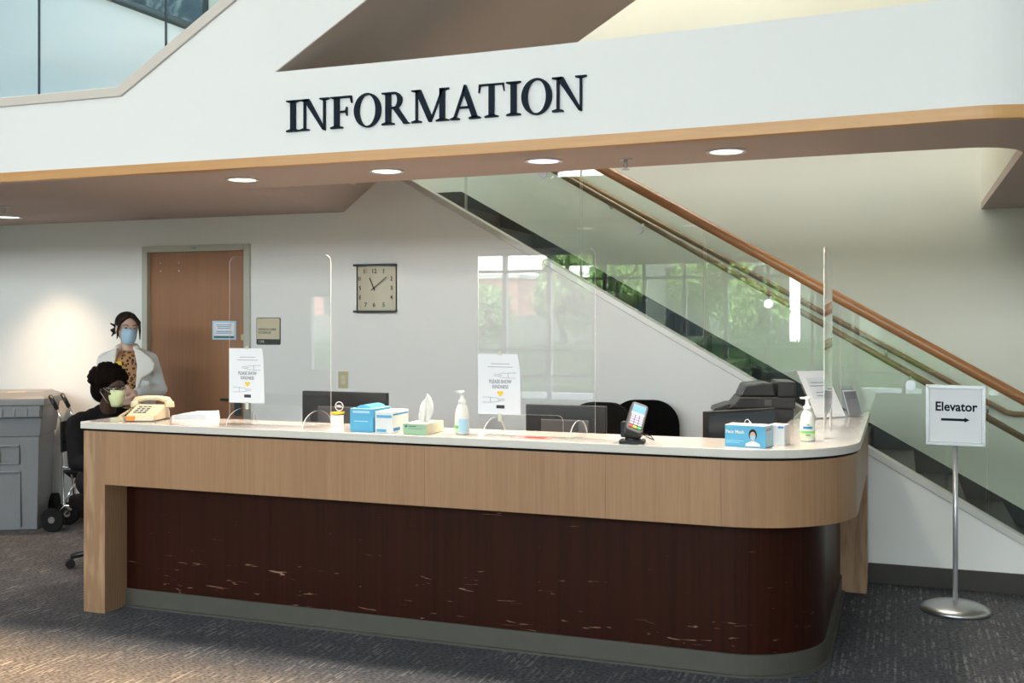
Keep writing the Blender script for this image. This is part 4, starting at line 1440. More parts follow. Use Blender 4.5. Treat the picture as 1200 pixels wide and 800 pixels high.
# face mask box
t = box_thing('face_mask_box', 'blue face mask box printed with a masked woman, on the counter near the rounded corner', 'box', (-0.572, 4.862), R(-11), 0.190, 0.105, 0.098, BLUEBOX, WHITECARD, 'boxes of supplies on the counter')
MB().box(0, 0.0008, 0.002, 0.103, 0.002, 0.096).build('side_panel', PALEBLUE, t)
MB().box(0.0006, 0.0016, 0.008, 0.078, 0.070, 0.092).build('icon_strip', PAPER, t)
ic = MB()
for i in range(4):
    ic.box(0.0014, 0.0022, 0.013 + i * 0.017, 0.021 + i * 0.017, 0.074, 0.088)
ic.build('icons', GREYINK, t)
text('lettering', 'Face Mask', 0.021, (-0.142, -0.001, 0.068), WHITECARD, t, bold=0.0006)
MB().prism([(-0.180, 0.086), (-0.172, 0.094), (-0.165, 0.090), (-0.172, 0.083)], -0.001, 0, 'y').build('leaf_mark', GREENPR, t)
MB().box(-0.185, -0.12, -0.001, 0, 0.018, 0.020).box(-0.185, -0.10, -0.001, 0, 0.026, 0.028).build('text_line', PALEBLUE, t)
pc = (-0.058, 0.052)
pp = MB()
pp.prism([(pc[0] + 0.019 * math.cos(a), pc[1] + 0.006 + 0.026 * math.sin(a)) for a in [2 * PI * k / 20 for k in range(20)]], -0.0009, 0, 'y', 0)
pp.prism([(pc[0] + 0.0135 * math.cos(a), pc[1] + 0.020 * math.sin(a)) for a in [2 * PI * k / 20 for k in range(20)]], -0.0014, 0, 'y', 1)
pp.prism([(pc[0] - 0.007, pc[1] - 0.030), (pc[0] + 0.007, pc[1] - 0.030), (pc[0] + 0.007, pc[1] - 0.012), (pc[0] - 0.007, pc[1] - 0.012)], -0.0014, 0, 'y', 1)
pp.prism([(pc[0] - 0.036, pc[1] - 0.047), (pc[0] + 0.036, pc[1] - 0.047), (pc[0] + 0.032, pc[1] - 0.034), (pc[0] + 0.008, pc[1] - 0.024), (pc[0] - 0.008, pc[1] - 0.024), (pc[0] - 0.032, pc[1] - 0.034)], -0.0018, 0, 'y', 2)
pp.prism([(pc[0] - 0.012, pc[1] + 0.002), (pc[0] + 0.012, pc[1] + 0.002), (pc[0] + 0.011, pc[1] - 0.014), (pc[0], pc[1] - 0.020), (pc[0] - 0.011, pc[1] - 0.014)], -0.0019, 0, 'y', 3)
pp.build('woman_print', [HAIR1, SKIN1, PAPER, MASKB], t)
MB().tube([(-0.118, 0.05, 0.096), (-0.108, 0.045, 0.118), (-0.098, 0.045, 0.124), (-0.085, 0.05, 0.110), (-0.078, 0.055, 0.096)], 0.0018, 6).tube([(-0.100, 0.055, 0.098), (-0.092, 0.055, 0.110), (-0.082, 0.058, 0.098)], 0.0018, 6).build('ear_loop', PAPER, t)
t = box_thing('white_supply_box', 'white box behind the blue face mask box with a blue corner mark', 'box', (-0.500, 4.985), R(-11), 0.075, 0.085, 0.094, WHITECARD, WHITECARD, 'boxes of supplies on the counter')
MB().box(-0.03, -0.004, -0.001, 0, 0.080, 0.089).build('print', DEEPBLUE, t)

# slanted sign holder
t = thing('slanted_sign_holder', 'slanted clear holder with a white printed sheet on the right return', 'sign holder', (-0.38, 6.465, ZT), R(46.7))
SM = Matrix.Rotation(R(-32), 4, 'X')
MB().box(-0.122, 0.122, 0.0, 0.004, 0.0, 0.325, mat=SM).box(-0.122, 0.122, -0.0, 0.10, 0, 0.004).build('holder', [SLEEVE], t)
MB().box(-0.112, 0.112, -0.0035, -0.0008, 0.008, 0.318, mat=SM).build('sheet', PAPER, t)
MB().box(-0.075, 0.075, -0.0045, -0.003, 0.13, 0.27, mat=SM).build('printed_panel', PALEPRINT, t)
q = MB()
for i, wd in enumerate((0.05, 0.06, 0, 0.035, 0.04)):
    if wd:
        q.box(-wd, wd, -0.006, -0.004, 0.235 - i * 0.022, 0.239 - i * 0.022, mat=SM)
q.build('text_line', GREYINK, t)
# brochure holder
t = thing('brochure_holder', 'clear brochure rack with grey leaflets at the rear of the right return', 'brochure holder', (-0.262, 6.64, ZT), R(48))
SM2 = Matrix.Rotation(R(-20), 4, 'X')
MB().box(-0.055, 0.055, 0.0, 0.004, 0, 0.19, mat=SM2).box(-0.055, 0.055, -0.030, -0.027, 0, 0.10, mat=SM2).box(-0.055, 0.055, -0.03, 0.06, 0, 0.004).build('holder', SLEEVE, t)
for i in range(3):
    MB().box(-0.048, 0.048, -0.022 + i * 0.007, -0.018 + i * 0.007, 0.006, 0.150 + i * 0.01, mat=SM2).build('leaflet', (MIDGREY, PAPER, GREYINK)[i], t)

# ================================================================== BEHIND THE DESK


def monitor(x, y, rz, w_, h_, zc, label, logo, tilt=0):
    t_ = thing('computer_monitor', label, 'monitor', (x, y, 0.745), rz, 'black computer monitors behind the counter')
    zc -= 0.745
    TMx = Matrix.Translation((0, 0, zc)) @ Matrix.Rotation(R(tilt), 4, 'X')
    MB().box(-w_ / 2, w_ / 2, -0.018, 0.018, -h_ / 2, h_ / 2, mat=TMx).build('housing', BLACK, t_, bevel=0.004)
    MB().box(-w_ / 2 + 0.012, w_ / 2 - 0.012, 0.017, 0.0195, -h_ / 2 + 0.015, h_ / 2 - 0.012, mat=TMx).build('screen', DARKGL, t_)
    MB().box(-w_ * 0.3, w_ * 0.3, -0.035, -0.017, -h_ * 0.28, h_ * 0.25, mat=TMx).build('rear_cover', DKGREY, t_, bevel=0.006)
    MB().box(-0.03, 0.03, -0.07, -0.034, -zc + 0.012, 0.0).build('stand_neck', MIDGREY, t_, bevel=0.003)
    MB().prism(rrect(0.24, 0.19, 0.03, cy=-0.03), 0, 0.013, 'z').build('stand_foot', BLACK, t_, bevel=0.003)
    if logo:
        lz = 1.133 - 0.745
        pts = [(-0.02 + 0.027 * math.cos(2 * PI * k / 28), -0.0375, lz + 0.027 * math.sin(2 * PI * k / 28)) for k in range(28)]
        MB().tube(pts, 0.0022, 6, closed=True).build('logo_ring', PAPER, t_)
        text('logo_lettering', 'DELL', 0.019, (-0.02, -0.036, lz), PAPER, t_, bold=0.0008, xs=0.9)
    return t_


m1 = monitor(-3.20, 5.72, 0, 0.585, 0.36, 1.04, 'black computer monitor seen from the back with a round white logo', True)
m2 = monitor(-1.78, 5.72, R(2), 0.47, 0.32, 1.018, 'black computer monitor seen from the back behind the middle acrylic screen', False)
m3 = monitor(-0.79, 5.62, R(228), 0.47, 0.30, 1.04, 'black computer monitor angled at the rounded corner behind the face mask box', False)
# printer
t = thing('office_printer', 'black multifunction printer with open paper tray beside the stair wall', 'printer', (-0.80, 6.42, 0.745), R(14))
t.scale = (0.9, 0.9, 1.0)
MB().box(-0.20, 0.21, -0.16, 0.20, 0.0, 0.40).build('body', BLACK, t, bevel=0.01)
MB().prism([(-0.215, 0.40), (0.22, 0.40), (0.22, 0.465), (-0.13, 0.465), (-0.165, 0.425)], -0.17, 0.20, 'y').build('scanner_unit', BLACK, t, bevel=0.006)
MB().prism([(-0.13, 0.466), (0.10, 0.466), (0.085, 0.540), (0.02, 0.548), (-0.095, 0.535)], -0.13, 0.18, 'y').build('document_feeder', BLACK, t, bevel=0.01)
MB().box(0.11, 0.225, -0.15, 0.19, 0.465, 0.555).build('side_feeder', BLACK, t, bevel=0.008)
MB().prism([(-0.30, 0.375), (-0.20, 0.385), (-0.19, 0.425), (-0.29, 0.395)], -0.12, 0.14, 'y').build('output_tray', BLACK, t, bevel=0.004)
MB().box(0.02, 0.07, -0.176, -0.168, 0.415, 0.45).build('control_knob', DKGREY, t, bevel=0.003)


def office_chair(x, y, rz, label, backz, bw_, bh_, sh=0.48, arms=True, taper=1.0):
    t_ = thing('office_chair', label, 'office chair', (x, y, 0), rz, 'black office chairs behind the desk')
    backz = backz - bh_ / 2
    # front of chair faces -Y local
    MB().prism(rrect(0.50, 0.48, 0.10), sh - 0.09, sh - 0.01, 'z').build('seat', FABRIC, t_, bevel=0.02)
    vs_, fs_ = [], []
    out2 = rrect(bw_, bh_, min(bw_, bh_) * 0.36, 8)
    for yy in (0, 1):
        for px_, pz_ in out2:
            px_ = px_ * (taper + (1 - taper) * (pz_ / bh_ + 0.5))
            yb = 0.23 - 0.5 * (px_ ** 2) + (0.045 if yy else 0.0) + 0.10 * (pz_ + bh_ / 2)
            vs_.append((px_, yb, backz + pz_))
    n2 = len(out2)
    fs_ = [list(range(n2)), [n2 + i for i in range(n2)][::-1]] + [(i, (i + 1) % n2, n2 + (i + 1) % n2, n2 + i) for i in range(n2)]
    MB().add(vs_, fs_, 0, False).build('backrest', FABRIC, t_)
    MB().tube([(0, 0.10, sh - 0.09), (0, 0.30, sh - 0.07), (0, 0.34, sh + 0.10), (0, 0.31, backz)], 0.022, 8).build('back_support', BLACK, t_)
    MB().cyl((0, 0, 0.11), (0, 0, sh - 0.09), 0.027).build('gas_column', STEEL, t_)
    for s_ in ((-1, 1) if arms else ()):
        MB().tube([(s_ * 0.22, 0.05, sh - 0.06), (s_ * 0.30, 0.05, sh - 0.03), (s_ * 0.30, 0.05, sh + 0.18)], 0.015, 8).box(s_ * 0.30 - 0.035, s_ * 0.30 + 0.035, -0.10, 0.14, sh + 0.17, sh + 0.20).build('armrest', BLACK, t_)
    b_ = MB()
    for k in range(5):
        a = R(72 * k + 18)
        b_.tube([(0, 0, 0.125), (0.28 * math.cos(a), 0.28 * math.sin(a), 0.075)], [0.03, 0.017], 8)
    bs = b_.build('star_base', BLACK, t_)
    for k in range(5):
        a = R(72 * k + 18)
        cx_, cy_ = 0.28 * math.cos(a), 0.28 * math.sin(a)
        u_ = Vector((-math.sin(a), math.cos(a), 0))
        q_ = MB()
        for sgn in (-1, 1):
            c0 = Vector((cx_, cy_, 0.030)) + u_ * (0.008 * sgn)
            q_.cyl(c0, c0 + u_ * (0.018 * sgn), 0.030, n=18)
        q_.build('caster', BLACK, t_)
    return t_


office_chair(-1.76, 6.02, R(-4), 'black rounded office chair behind the card terminal, on the left', 1.15, 0.42, 0.55)
office_chair(-1.54, 6.62, R(12), 'black rounded office chair behind the card terminal, the taller one on the right', 1.125, 0.46, 0.58)
office_chair(-5.02, 5.80, R(64), 'black office chair carrying the seated person at the desk end', 0.99, 0.56, 0.46, arms=False, taper=0.45)

# grey wheeled bin
t = thing('wheeled_bin', 'large grey plastic wheeled bin with ribbed lid against the back wall', 'bin', (-6.73, 6.58, 0), R(30))
bw0, bw1, bd0, bd1, bh = 0.25, 0.31, 0.20, 0.27, 1.00


def frustum(mb_, w0, w1, d0, d1, z0, z1, mi=0):
    vs_ = [(-w0, -d0, z0), (w0, -d0, z0), (w0, d0, z0), (-w0, d0, z0), (-w1, -d1, z1), (w1, -d1, z1), (w1, d1, z1), (-w1, d1, z1)]
    mb_.add(vs_, [(0, 3, 2, 1), (4, 5, 6, 7), (0, 1, 5, 4), (1, 2, 6, 5), (2, 3, 7, 6), (3, 0, 4, 7)], mi)


b_ = MB()
frustum(b_, bw0, 0.275, bd0, 0.235, 0.0, 0.74)
frustum(b_, 0.285, bw1, 0.245, bd1, 0.74, bh)
# recessed-look panel frames on the front
for (a, b, c, d) in ((-0.03, 0.13, 0.52, 0.535), (-0.03, 0.13, 0.66, 0.68), (-0.03, -0.015, 0.52, 0.68), (0.115, 0.13, 0.52, 0.68), (-0.06, -0.045, 0.03, 0.46), (0.12, 0.135, 0.03, 0.46), (-0.06, 0.135, 0.455, 0.47)):
    yo = -0.205 - 0.035 * ((c + d) / 2) / 0.74
    b_.box(a, b, yo - 0.012, yo + 0.03, c, d)
b_.build('body', GREYP, t, bevel=0.012)
g_ = MB().box(-0.10, 0.30, -0.305, -0.24, 0.895, 0.985)
g_.build('front_grip', GREYP, t, bevel=0.008)
rb_ = MB()
for i in range(5):
    rb_.box(-0.08 + i * 0.09, -0.065 + i * 0.09, -0.314, -0.30, 0.90, 0.965)
rb_.build('grip_rib', GREYLID, t, bevel=0.003)
l_ = MB()
l_.box(-0.335, 0.335, -0.30, 0.30, 0.985, 1.045)
frustum(l_, 0.325, 0.26, 0.29, 0.20, 1.045, 1.085)
l_.build('lid', GREYLID, t, bevel=0.012)
MB().box(0.02, 0.14, -0.20, -0.10, 1.082, 1.0875, mat=Matrix.Rotation(R(0), 4, 'X')).build('lid_label', IVORY, t)
for s_ in (-1, 1):
    MB().cyl((s_ * 0.24, 0.22, 0.11), (s_ * 0.30, 0.22, 0.11), 0.11, n=28).build('wheel', BLACKM, t)

# folded transport wheelchair
t = thing('folded_wheelchair', 'folded transport wheelchair with chrome frame and black wheels beside the bin', 'wheelchair', (-6.12, 6.58, 0), R(108))
fr_ = MB()
for s_ in (-0.0, 0.20):
    fr_.tube([(s_ - 0.02, 0.10, 0.96), (s_, 0.08, 0.88), (s_, 0.06, 0.20), (s_, 0.0, 0.16)], 0.011, 8)
    fr_.tube([(s_, 0.07, 0.50), (s_ + 0.02, -0.25, 0.50), (s_ + 0.02, -0.30, 0.15)], 0.010, 8)
    fr_.tube([(s_, 0.07, 0.70), (s_ + 0.02, -0.20, 0.70), (s_ + 0.02, -0.22, 0.50)], 0.010, 8)
    fr_.tube([(s_, 0.135, 0.092), (s_, 0.05, 0.20), (s_ + 0.02, -0.30, 0.18)], 0.010, 8)
fr_.tube([(0, 0.06, 0.20), (0.20, 0.0, 0.48)], 0.009, 8).tube([(0.20, 0.06, 0.20), (0.0, 0.0, 0.48)], 0.009, 8)
fr_.build('frame', CHROME, t)
for s_ in (-0.0, 0.20):
    MB().capsule((s_ - 0.02, 0.105, 0.965), (s_ - 0.02, 0.155, 1.055), 0.017).build('hand_grip', BLACK, t)
    MB().box(s_, s_ + 0.03, -0.18, 0.03, 0.70, 0.725).build('arm_pad', BLACK, t, bevel=0.004)
for wx, wy in ((-0.035, 0.135), (0.235, 0.135)):
    w_ = MB().cyl((wx - 0.014, wy, 0.092), (wx + 0.014, wy, 0.092), 0.092, n=30)
    wo = w_.build('rear_wheel', BLACKM, t, bevel=0.006)
    MB().cyl((wx - 0.017, wy, 0.092), (wx + 0.017, wy, 0.092), 0.026, n=18).build('hub', CHROME, wo)
for wx in (0.04, 0.26):
    MB().cyl((wx - 0.012, -0.33, 0.06), (wx + 0.012, -0.33, 0.06), 0.06, n=24).build('front_wheel', BLACKM, t)
    MB().tube([(wx + 0.0, -0.30, 0.42), (wx + 0.02, -0.42, 0.44), (wx + 0.02, -0.46, 0.40)], 0.008, 8).build('footrest', CHROME, t)
MB().prism([(-0.02, 0.46), (0.10, 0.40), (0.22, 0.46), (0.22, 0.485), (0.10, 0.425), (-0.02, 0.485)], -0.20, 0.05, 'y').build('sling_seat', BLACKM, t)
MB().prism([(-0.02, 0.62), (0.10, 0.62), (0.22, 0.62), (0.22, 0.86), (0.10, 0.86), (-0.02, 0.86)], 0.06, 0.075, 'y').build('sling_back', BLACKM, t)
t = thing('wall_door_stop', 'small round black door bumper on the wall above the wheelchair', 'door stop', (-6.255, 7.05, 1.035))
MB().cyl((0, 0, 0), (0, -0.012, 0), 0.038, 0.034, 20).build('flange', STEEL, t)
MB().tube([(0.02 * math.cos(a), -0.02, 0.02 * math.sin(a)) for a in [2 * PI * k / 16 for k in range(16)]], 0.008, 8, closed=True).build('bumper_ring', BLACK, t)

# ================================================================== PEOPLE


def fingers(mb_, wrist, d, side, pn, s=1.0):
    """hand: palm box and five curled fingers. d: direction of fingers, side: towards the thumb, pn: palm normal (curl side)"""
    wrist, d, side, pn = Vector(wrist), Vector(d).normalized(), Vector(side).normalized(), Vector(pn).normalized()
    for k in (-1, 0, 1):
        mb_.capsule(wrist + side * (0.018 * k * s) + d * 0.012, wrist + d * (0.075 * s) + side * (0.022 * k * s), 0.015 * s, 0.013 * s, n=10)
    for k, ln in zip((1.5, 0.5, -0.5, -1.5), (0.068, 0.078, 0.072, 0.056)):
        p0 = wrist + d * (0.078 * s) + side * (0.0195 * k * s)
        p1 = p0 + (d * 0.85 + pn * 0.4).normalized() * (ln * 0.5 * s)
        p2 = p1 + (d * 0.35 + pn * 0.9).normalized() * (ln * 0.32 * s)
        p3 = p2 + (d * -0.2 + pn * 1.0).normalized() * (ln * 0.25 * s)
        mb_.capsule(p0, p1, 0.0092 * s, 0.0085 * s, n=8)
        mb_.capsule(p1, p2, 0.0085 * s, 0.008 * s, n=8)
        mb_.capsule(p2, p3, 0.008 * s, 0.007 * s, n=8)
    q0 = wrist + d * 0.02 * s + side * 0.024 * s
    q1 = q0 + (d * 0.5 + side * 0.8 + pn * 0.3).normalized() * 0.036 * s
    q2 = q1 + (d * 0.9 + side * 0.2 + pn * 0.4).normalized() * 0.03 * s
    mb_.capsule(q0, q1, 0.013 * s, 0.010 * s, n=8)
    mb_.capsule(q1, q2, 0.010 * s, 0.008 * s, n=8)


def head_mesh(mb_, Hm, s=1.0):
    """head facing -Y about the origin of Hm (centre of the skull)"""
    mb_.ball((0, 0.012, 0.030), 0.082 * s, mat=Hm, nu=24, nv=16, sc=(0.90, 1.12, 1.02))
    mb_.ball((0, -0.012, -0.030), 0.064 * s, mat=Hm, nu=24, nv=16, sc=(0.92, 1.0, 1.18))
    mb_.ball((0, -0.040, -0.082), 0.026 * s, mat=Hm, sc=(1.1, 0.9, 0.8))
    mb_.capsule((0, -0.075, 0.012), (0, -0.093, -0.024), 0.008 * s, 0.0125 * s, mat=Hm)
    mb_.ball((0.011, -0.083, -0.026), 0.0085 * s, mat=Hm)
    mb_.ball((-0.011, -0.083, -0.026), 0.0085 * s, mat=Hm)
    mb_.capsule((-0.018, -0.074, -0.052), (0.018, -0.074, -0.052), 0.007 * s, mat=Hm)
    mb_.capsule((-0.014, -0.073, -0.060), (0.014, -0.073, -0.060), 0.008 * s, mat=Hm)
    for e in (-1, 1):
        mb_.capsule((e * 0.015, -0.074, 0.030), (e * 0.048, -0.060, 0.030), 0.010 * s, 0.009 * s, mat=Hm)
        mb_.ball((e * 0.040, -0.048, -0.020), 0.022 * s, mat=Hm)
        mb_.ball((e * 0.076, 0.012, 0.0), 0.020 * s, mat=Hm, sc=(0.35, 0.75, 1.3))


def eyes(Hm, parent, iris):
    for e in (-1, 1):
        q_ = MB()
        q_.ball((e * 0.030, -0.066, 0.012), 0.0115, mat=Hm, mi=0, sc=(1.15, 1, 0.62))
        q_.ball((e * 0.030, -0.0735, 0.012), 0.0060, mat=Hm, mi=1, nu=10, nv=6)
        q_.capsule(Hm @ Vector((e * 0.018, -0.076, 0.0185)), Hm @ Vector((e * 0.043, -0.070, 0.0185)), 0.0022)
        q_.mi[-1] = 1
        q_.build('eye', [EYEW, iris], parent)
        MB().tube([Hm @ Vector((e * 0.016, -0.082, 0.030)), Hm @ Vector((e * 0.032, -0.079, 0.036)), Hm @ Vector((e * 0.048, -0.068, 0.031))], 0.0028, 6).build('eyebrow', HAIR1, parent)


def mask(Hm, parent, mt):
    vs_, fs_ = [], []
    nu, nv = 13, 8
    for shell in (0, 1):
        for i in range(nv):
            v_ = i / (nv - 1)
            zz = 0.004 - 0.108 * v_
            half = 62 - 12 * abs(v_ - 0.4) * 2
            bulge = 0.018 * math.sin(PI * v_) + 0.006
            for j in range(nu):
                a = R(-90 - half + 2 * half * j / (nu - 1))
                ca = math.cos(R(2 * half * j / (nu - 1) - half))
                rx = 0.064 + 0.004 * shell - 0.014 * max(0, v_ - 0.55) * 2
                ry = 0.076 + bulge * ca + 0.003 * shell + 0.006 * (1 if i % 2 else 0) * 0.4
                if v_ < 0.3:
                    ry += 0.016 * max(0, ca - 0.85) / 0.15 * (0.6 + v_)
                vs_.append((rx * math.cos(a), -0.006 + ry * math.sin(a), zz + 0.010 * (ca - 0.5) * (1 if v_ < 0.5 else -0.6)))
    N = nu * nv
    for i in range(nv - 1):
        for j in range(nu - 1):
            k = i * nu + j
            fs_.append((k, k + 1, k + nu + 1, k + nu))
            fs_.append((N + k, N + k + nu, N + k + nu + 1, N + k + 1))
    for i in range(nv - 1):
        for j in (0, nu - 1):
            k = i * nu + j
            fs_.append((k, k + nu, N + k + nu, N + k))
    for j in range(nu - 1):
        for i in (0, nv - 1):
            k = i * nu + j
            fs_.append((k, N + k, N + k + 1, k + 1))
    mo = MB().add(vs_, fs_, 0, True, Hm).build('face_mask', mt, parent)
    for e in (-1, 1):
        MB().tube([Hm @ Vector(p) for p in ((e * 0.058, -0.045, -0.008), (e * 0.076, -0.010, 0.012), (e * 0.082, 0.014, 0.022))], 0.0011, 5).tube(
            [Hm @ Vector(p) for p in ((e * 0.052, -0.040, -0.088), (e * 0.072, -0.005, -0.040), (e * 0.080, 0.014, -0.018))], 0.0011, 5).build('ear_loop', PAPER, mo)


# --- standing person, local frame: faces -Y
PS = thing('person', 'standing person in white jacket, leopard print top and blue face mask', 'person', (-5.44, 6.42, 0), 0.60)
hm = Matrix.Translation((0.0, -0.015, 1.590)) @ Euler((R(4), R(3), 0.38)).to_matrix().to_4x4()
b = MB()
head_mesh(b, hm)
b.capsule((0, 0.02, 1.40), (0, 0.005, 1.52), 0.050, 0.047)
b.capsule((-0.12, 0.02, 1.365), (0.12, 0.02, 1.365), 0.040)
b.capsule((0, 0.01, 1.20), (0, 0.01, 1.34), 0.115, 0.10)
b.capsule((-0.05, 0.01, 1.24), (0.05, 0.01, 1.24), 0.10)
b.capsule((0, 0, 0.98), (0, 0.01, 1.2), 0.11, 0.11)
b.capsule((-0.08, 0.01, 0.93), (0.08, 0.01, 0.93), 0.105)
for e in (-1, 1):
    b.capsule((e * 0.09, 0.01, 0.90), (e * 0.10, 0.0, 0.50), 0.085, 0.055)
    b.capsule((e * 0.10, 0.0, 0.50), (e * 0.10, 0.03, 0.09), 0.052, 0.035)
    b.capsule((e * 0.10, 0.03, 0.05), (e * 0.11, -0.12, 0.035), 0.038, 0.032)
sh_l, el_l, wr_l = (0.160, 0.02, 1.355), (0.225, 0.06, 1.13), (0.06, -0.17, 1.12)
sh_r, el_r, wr_r = (-0.155, 0.02, 1.355), (-0.195, 0.0, 1.10), (-0.03, -0.19, 1.06)
for a_, c_, d_ in ((sh_l, el_l, wr_l), (sh_r, el_r, wr_r)):
    b.capsule(a_, c_, 0.045, 0.037)
    b.capsule(c_, d_, 0.037, 0.025)
fingers(b, wr_l, (-0.8, -0.15, -0.05), (0, -0.2, 1), (0, 1, -0.2), 1.0)
fingers(b, wr_r, (0.85, -0.1, 0.1), (0, -0.2, 1), (0, 1, -0.2), 1.0)
b.build('body', SKIN1, PS, remesh=0.006, smooth_it=3)
# leopard top and trousers
c = MB()
c.capsule((0, 0.012, 1.15), (0, 0.0, 1.33), 0.122, 0.108).capsule((-0.04, 0.01, 1.24), (0.04, 0.01, 1.24), 0.108).capsule((0, 0.005, 0.95), (0, 0.012, 1.15), 0.128, 0.122)
c.capsule((-0.060, 0.01, 1.385), (0.060, 0.01, 1.385), 0.050)
c.build('leopard_top', LEOPARD, PS, remesh=0.01, smooth_it=2)
c = MB()
c.capsule((-0.08, 0.01, 0.92), (0.08, 0.01, 0.92), 0.118)
for e in (-1, 1):
    c.capsule((e * 0.09, 0.01, 0.90), (e * 0.10, 0.0, 0.50), 0.098, 0.070)
    c.capsule((e * 0.10, 0.0, 0.50), (e * 0.10, 0.03, 0.12), 0.068, 0.055)
c.build('trousers', JEANS, PS, remesh=0.012, smooth_it=2)
for e in (-1, 1):
    MB().capsule((e * 0.10, 0.03, 0.048), (e * 0.11, -0.13, 0.042), 0.046, 0.040).build('shoe', BLACKM, PS, remesh=0.01)
# neck lining
MB().tube([(0.072 * math.cos(a), -0.01 + 0.085 * math.sin(a), 1.425 - 0.02 * math.sin(-a)) for a in [R(-20 + 220 * k / 14) for k in range(15)]], 0.012, 8).build('navy_collar', NAVY, PS)
# jacket: open front, two sides with sleeves
j = MB()
for e in (-1, 1):
    j.capsule((e * 0.110, 0.03, 1.31), (e * 0.125, 0.03, 0.92), 0.070, 0.088)
    j.capsule((e * 0.08, 0.085, 1.33), (e * 0.09, 0.09, 0.9), 0.055, 0.07)
    j.capsule((e * 0.055, 0.055, 1.425), (e * 0.150, 0.03, 1.365), 0.034, 0.056)
    j.capsule((e * 0.105, -0.055, 1.28), (e * 0.125, -0.055, 0.94), 0.040, 0.050)
j.capsule((0, 0.10, 1.37), (0, 0.11, 0.9), 0.055, 0.07)
for a_, c_, d_ in ((sh_l, el_l, wr_l), (sh_r, el_r, wr_r)):
    m_ = Vector(c_).lerp(Vector(d_), 0.84)
    j.capsule(a_, c_, 0.062, 0.056)
    j.capsule(c_, m_, 0.054, 0.041)
    k_ = Vector(c_).lerp(Vector(d_), 0.55)
    j.ball(c_, 0.060, sc=(1, 1, 0.9))
    j.ball(k_, 0.052)
j.build('jacket', JACKET, PS, remesh=0.008, smooth_it=2)
# wide fleece collar folded back over the shoulders, open front edge
lp = MB()
lap = [(0.058, 1.455), (0.105, 1.435), (0.165, 1.385), (0.205, 1.335), (0.200, 1.285), (0.165, 1.255), (0.115, 1.225), (0.092, 1.16), (0.080, 1.02), (0.060, 1.02), (0.070, 1.20), (0.078, 1.32), (0.066, 1.40)]
for k in range(6):
    u = k / 5
lp.prism(lap, -0.118, -0.090, 'y')
lp.prism([(0.055, 1.45), (0.12, 1.425), (0.19, 1.37), (0.19, 1.30), (0.10, 1.27), (0.07, 1.36)], -0.10, 0.01, 'y')
lap2 = [(-p[0], p[1]) for p in lap]
lp.prism(lap2, -0.112, -0.086, 'y')
lp.prism([(-0.055, 1.45), (-0.11, 1.425), (-0.17, 1.37), (-0.17, 1.30), (-0.10, 1.27), (-0.07, 1.36)], -0.095, 0.01, 'y')
lp.capsule((0.055, 0.035, 1.458), (-0.055, 0.035, 1.458), 0.026).capsule((0.066, -0.02, 1.445), (0.055, 0.04, 1.458), 0.026).capsule((-0.066, -0.02, 1.445), (-0.055, 0.04, 1.458), 0.026)
lp.build('fleece_lapel', FLEECE, PS, remesh=0.007, smooth_it=5)
MB().box(-0.070, -0.028, -0.140, -0.100, 1.325, 1.352).build('name_badge', YELLOW, PS)
MB().box(0.105, 0.165, -0.110, -0.098, 1.175, 1.205).build('pocket_flap', JACKET, PS, bevel=0.004)
eyes(hm, PS, HAIR1)
mask(hm, PS, MASKB)
hr = MB()
hr.ball((0, 0.028, 0.048), 0.088, mat=hm, nu=24, nv=16, sc=(0.95, 1.06, 0.95))
hr.ball((0, 0.055, 0.0), 0.075, mat=hm, sc=(0.95, 0.8, 1.1))
for e in (-1, 1):
    hr.capsule((e * 0.02, -0.050, 0.104), (e * 0.070, -0.048, 0.055), 0.019, 0.015, mat=hm)
    hr.capsule((e * 0.070, -0.048, 0.055), (e * 0.080, -0.050, -0.01), 0.012, 0.009, mat=hm)
    hr.capsule((e * 0.080, -0.050, -0.01), (e * 0.083, -0.055, -0.07), 0.008, 0.005, mat=hm)
for k in range(7):
    hr.capsule((-0.05 + 0.01 * k, 0.09, -0.01), (-0.085 + 0.012 * k, 0.115 + 0.01 * math.sin(k * 3), -0.02 - 0.012 * (k % 3)), 0.018, 0.008, mat=hm)
hr.ball((-0.03, 0.115, 0.0), 0.036, mat=hm)
hr.capsule((-0.05, 0.115, 0.01), (-0.095, 0.105, 0.03), 0.012, 0.006, mat=hm)
hr.capsule((-0.055, 0.10, -0.02), (-0.088, 0.07, -0.06), 0.012, 0.006, mat=hm)
hr.build('hair', HAIR1, PS, remesh=0.005, smooth_it=1)

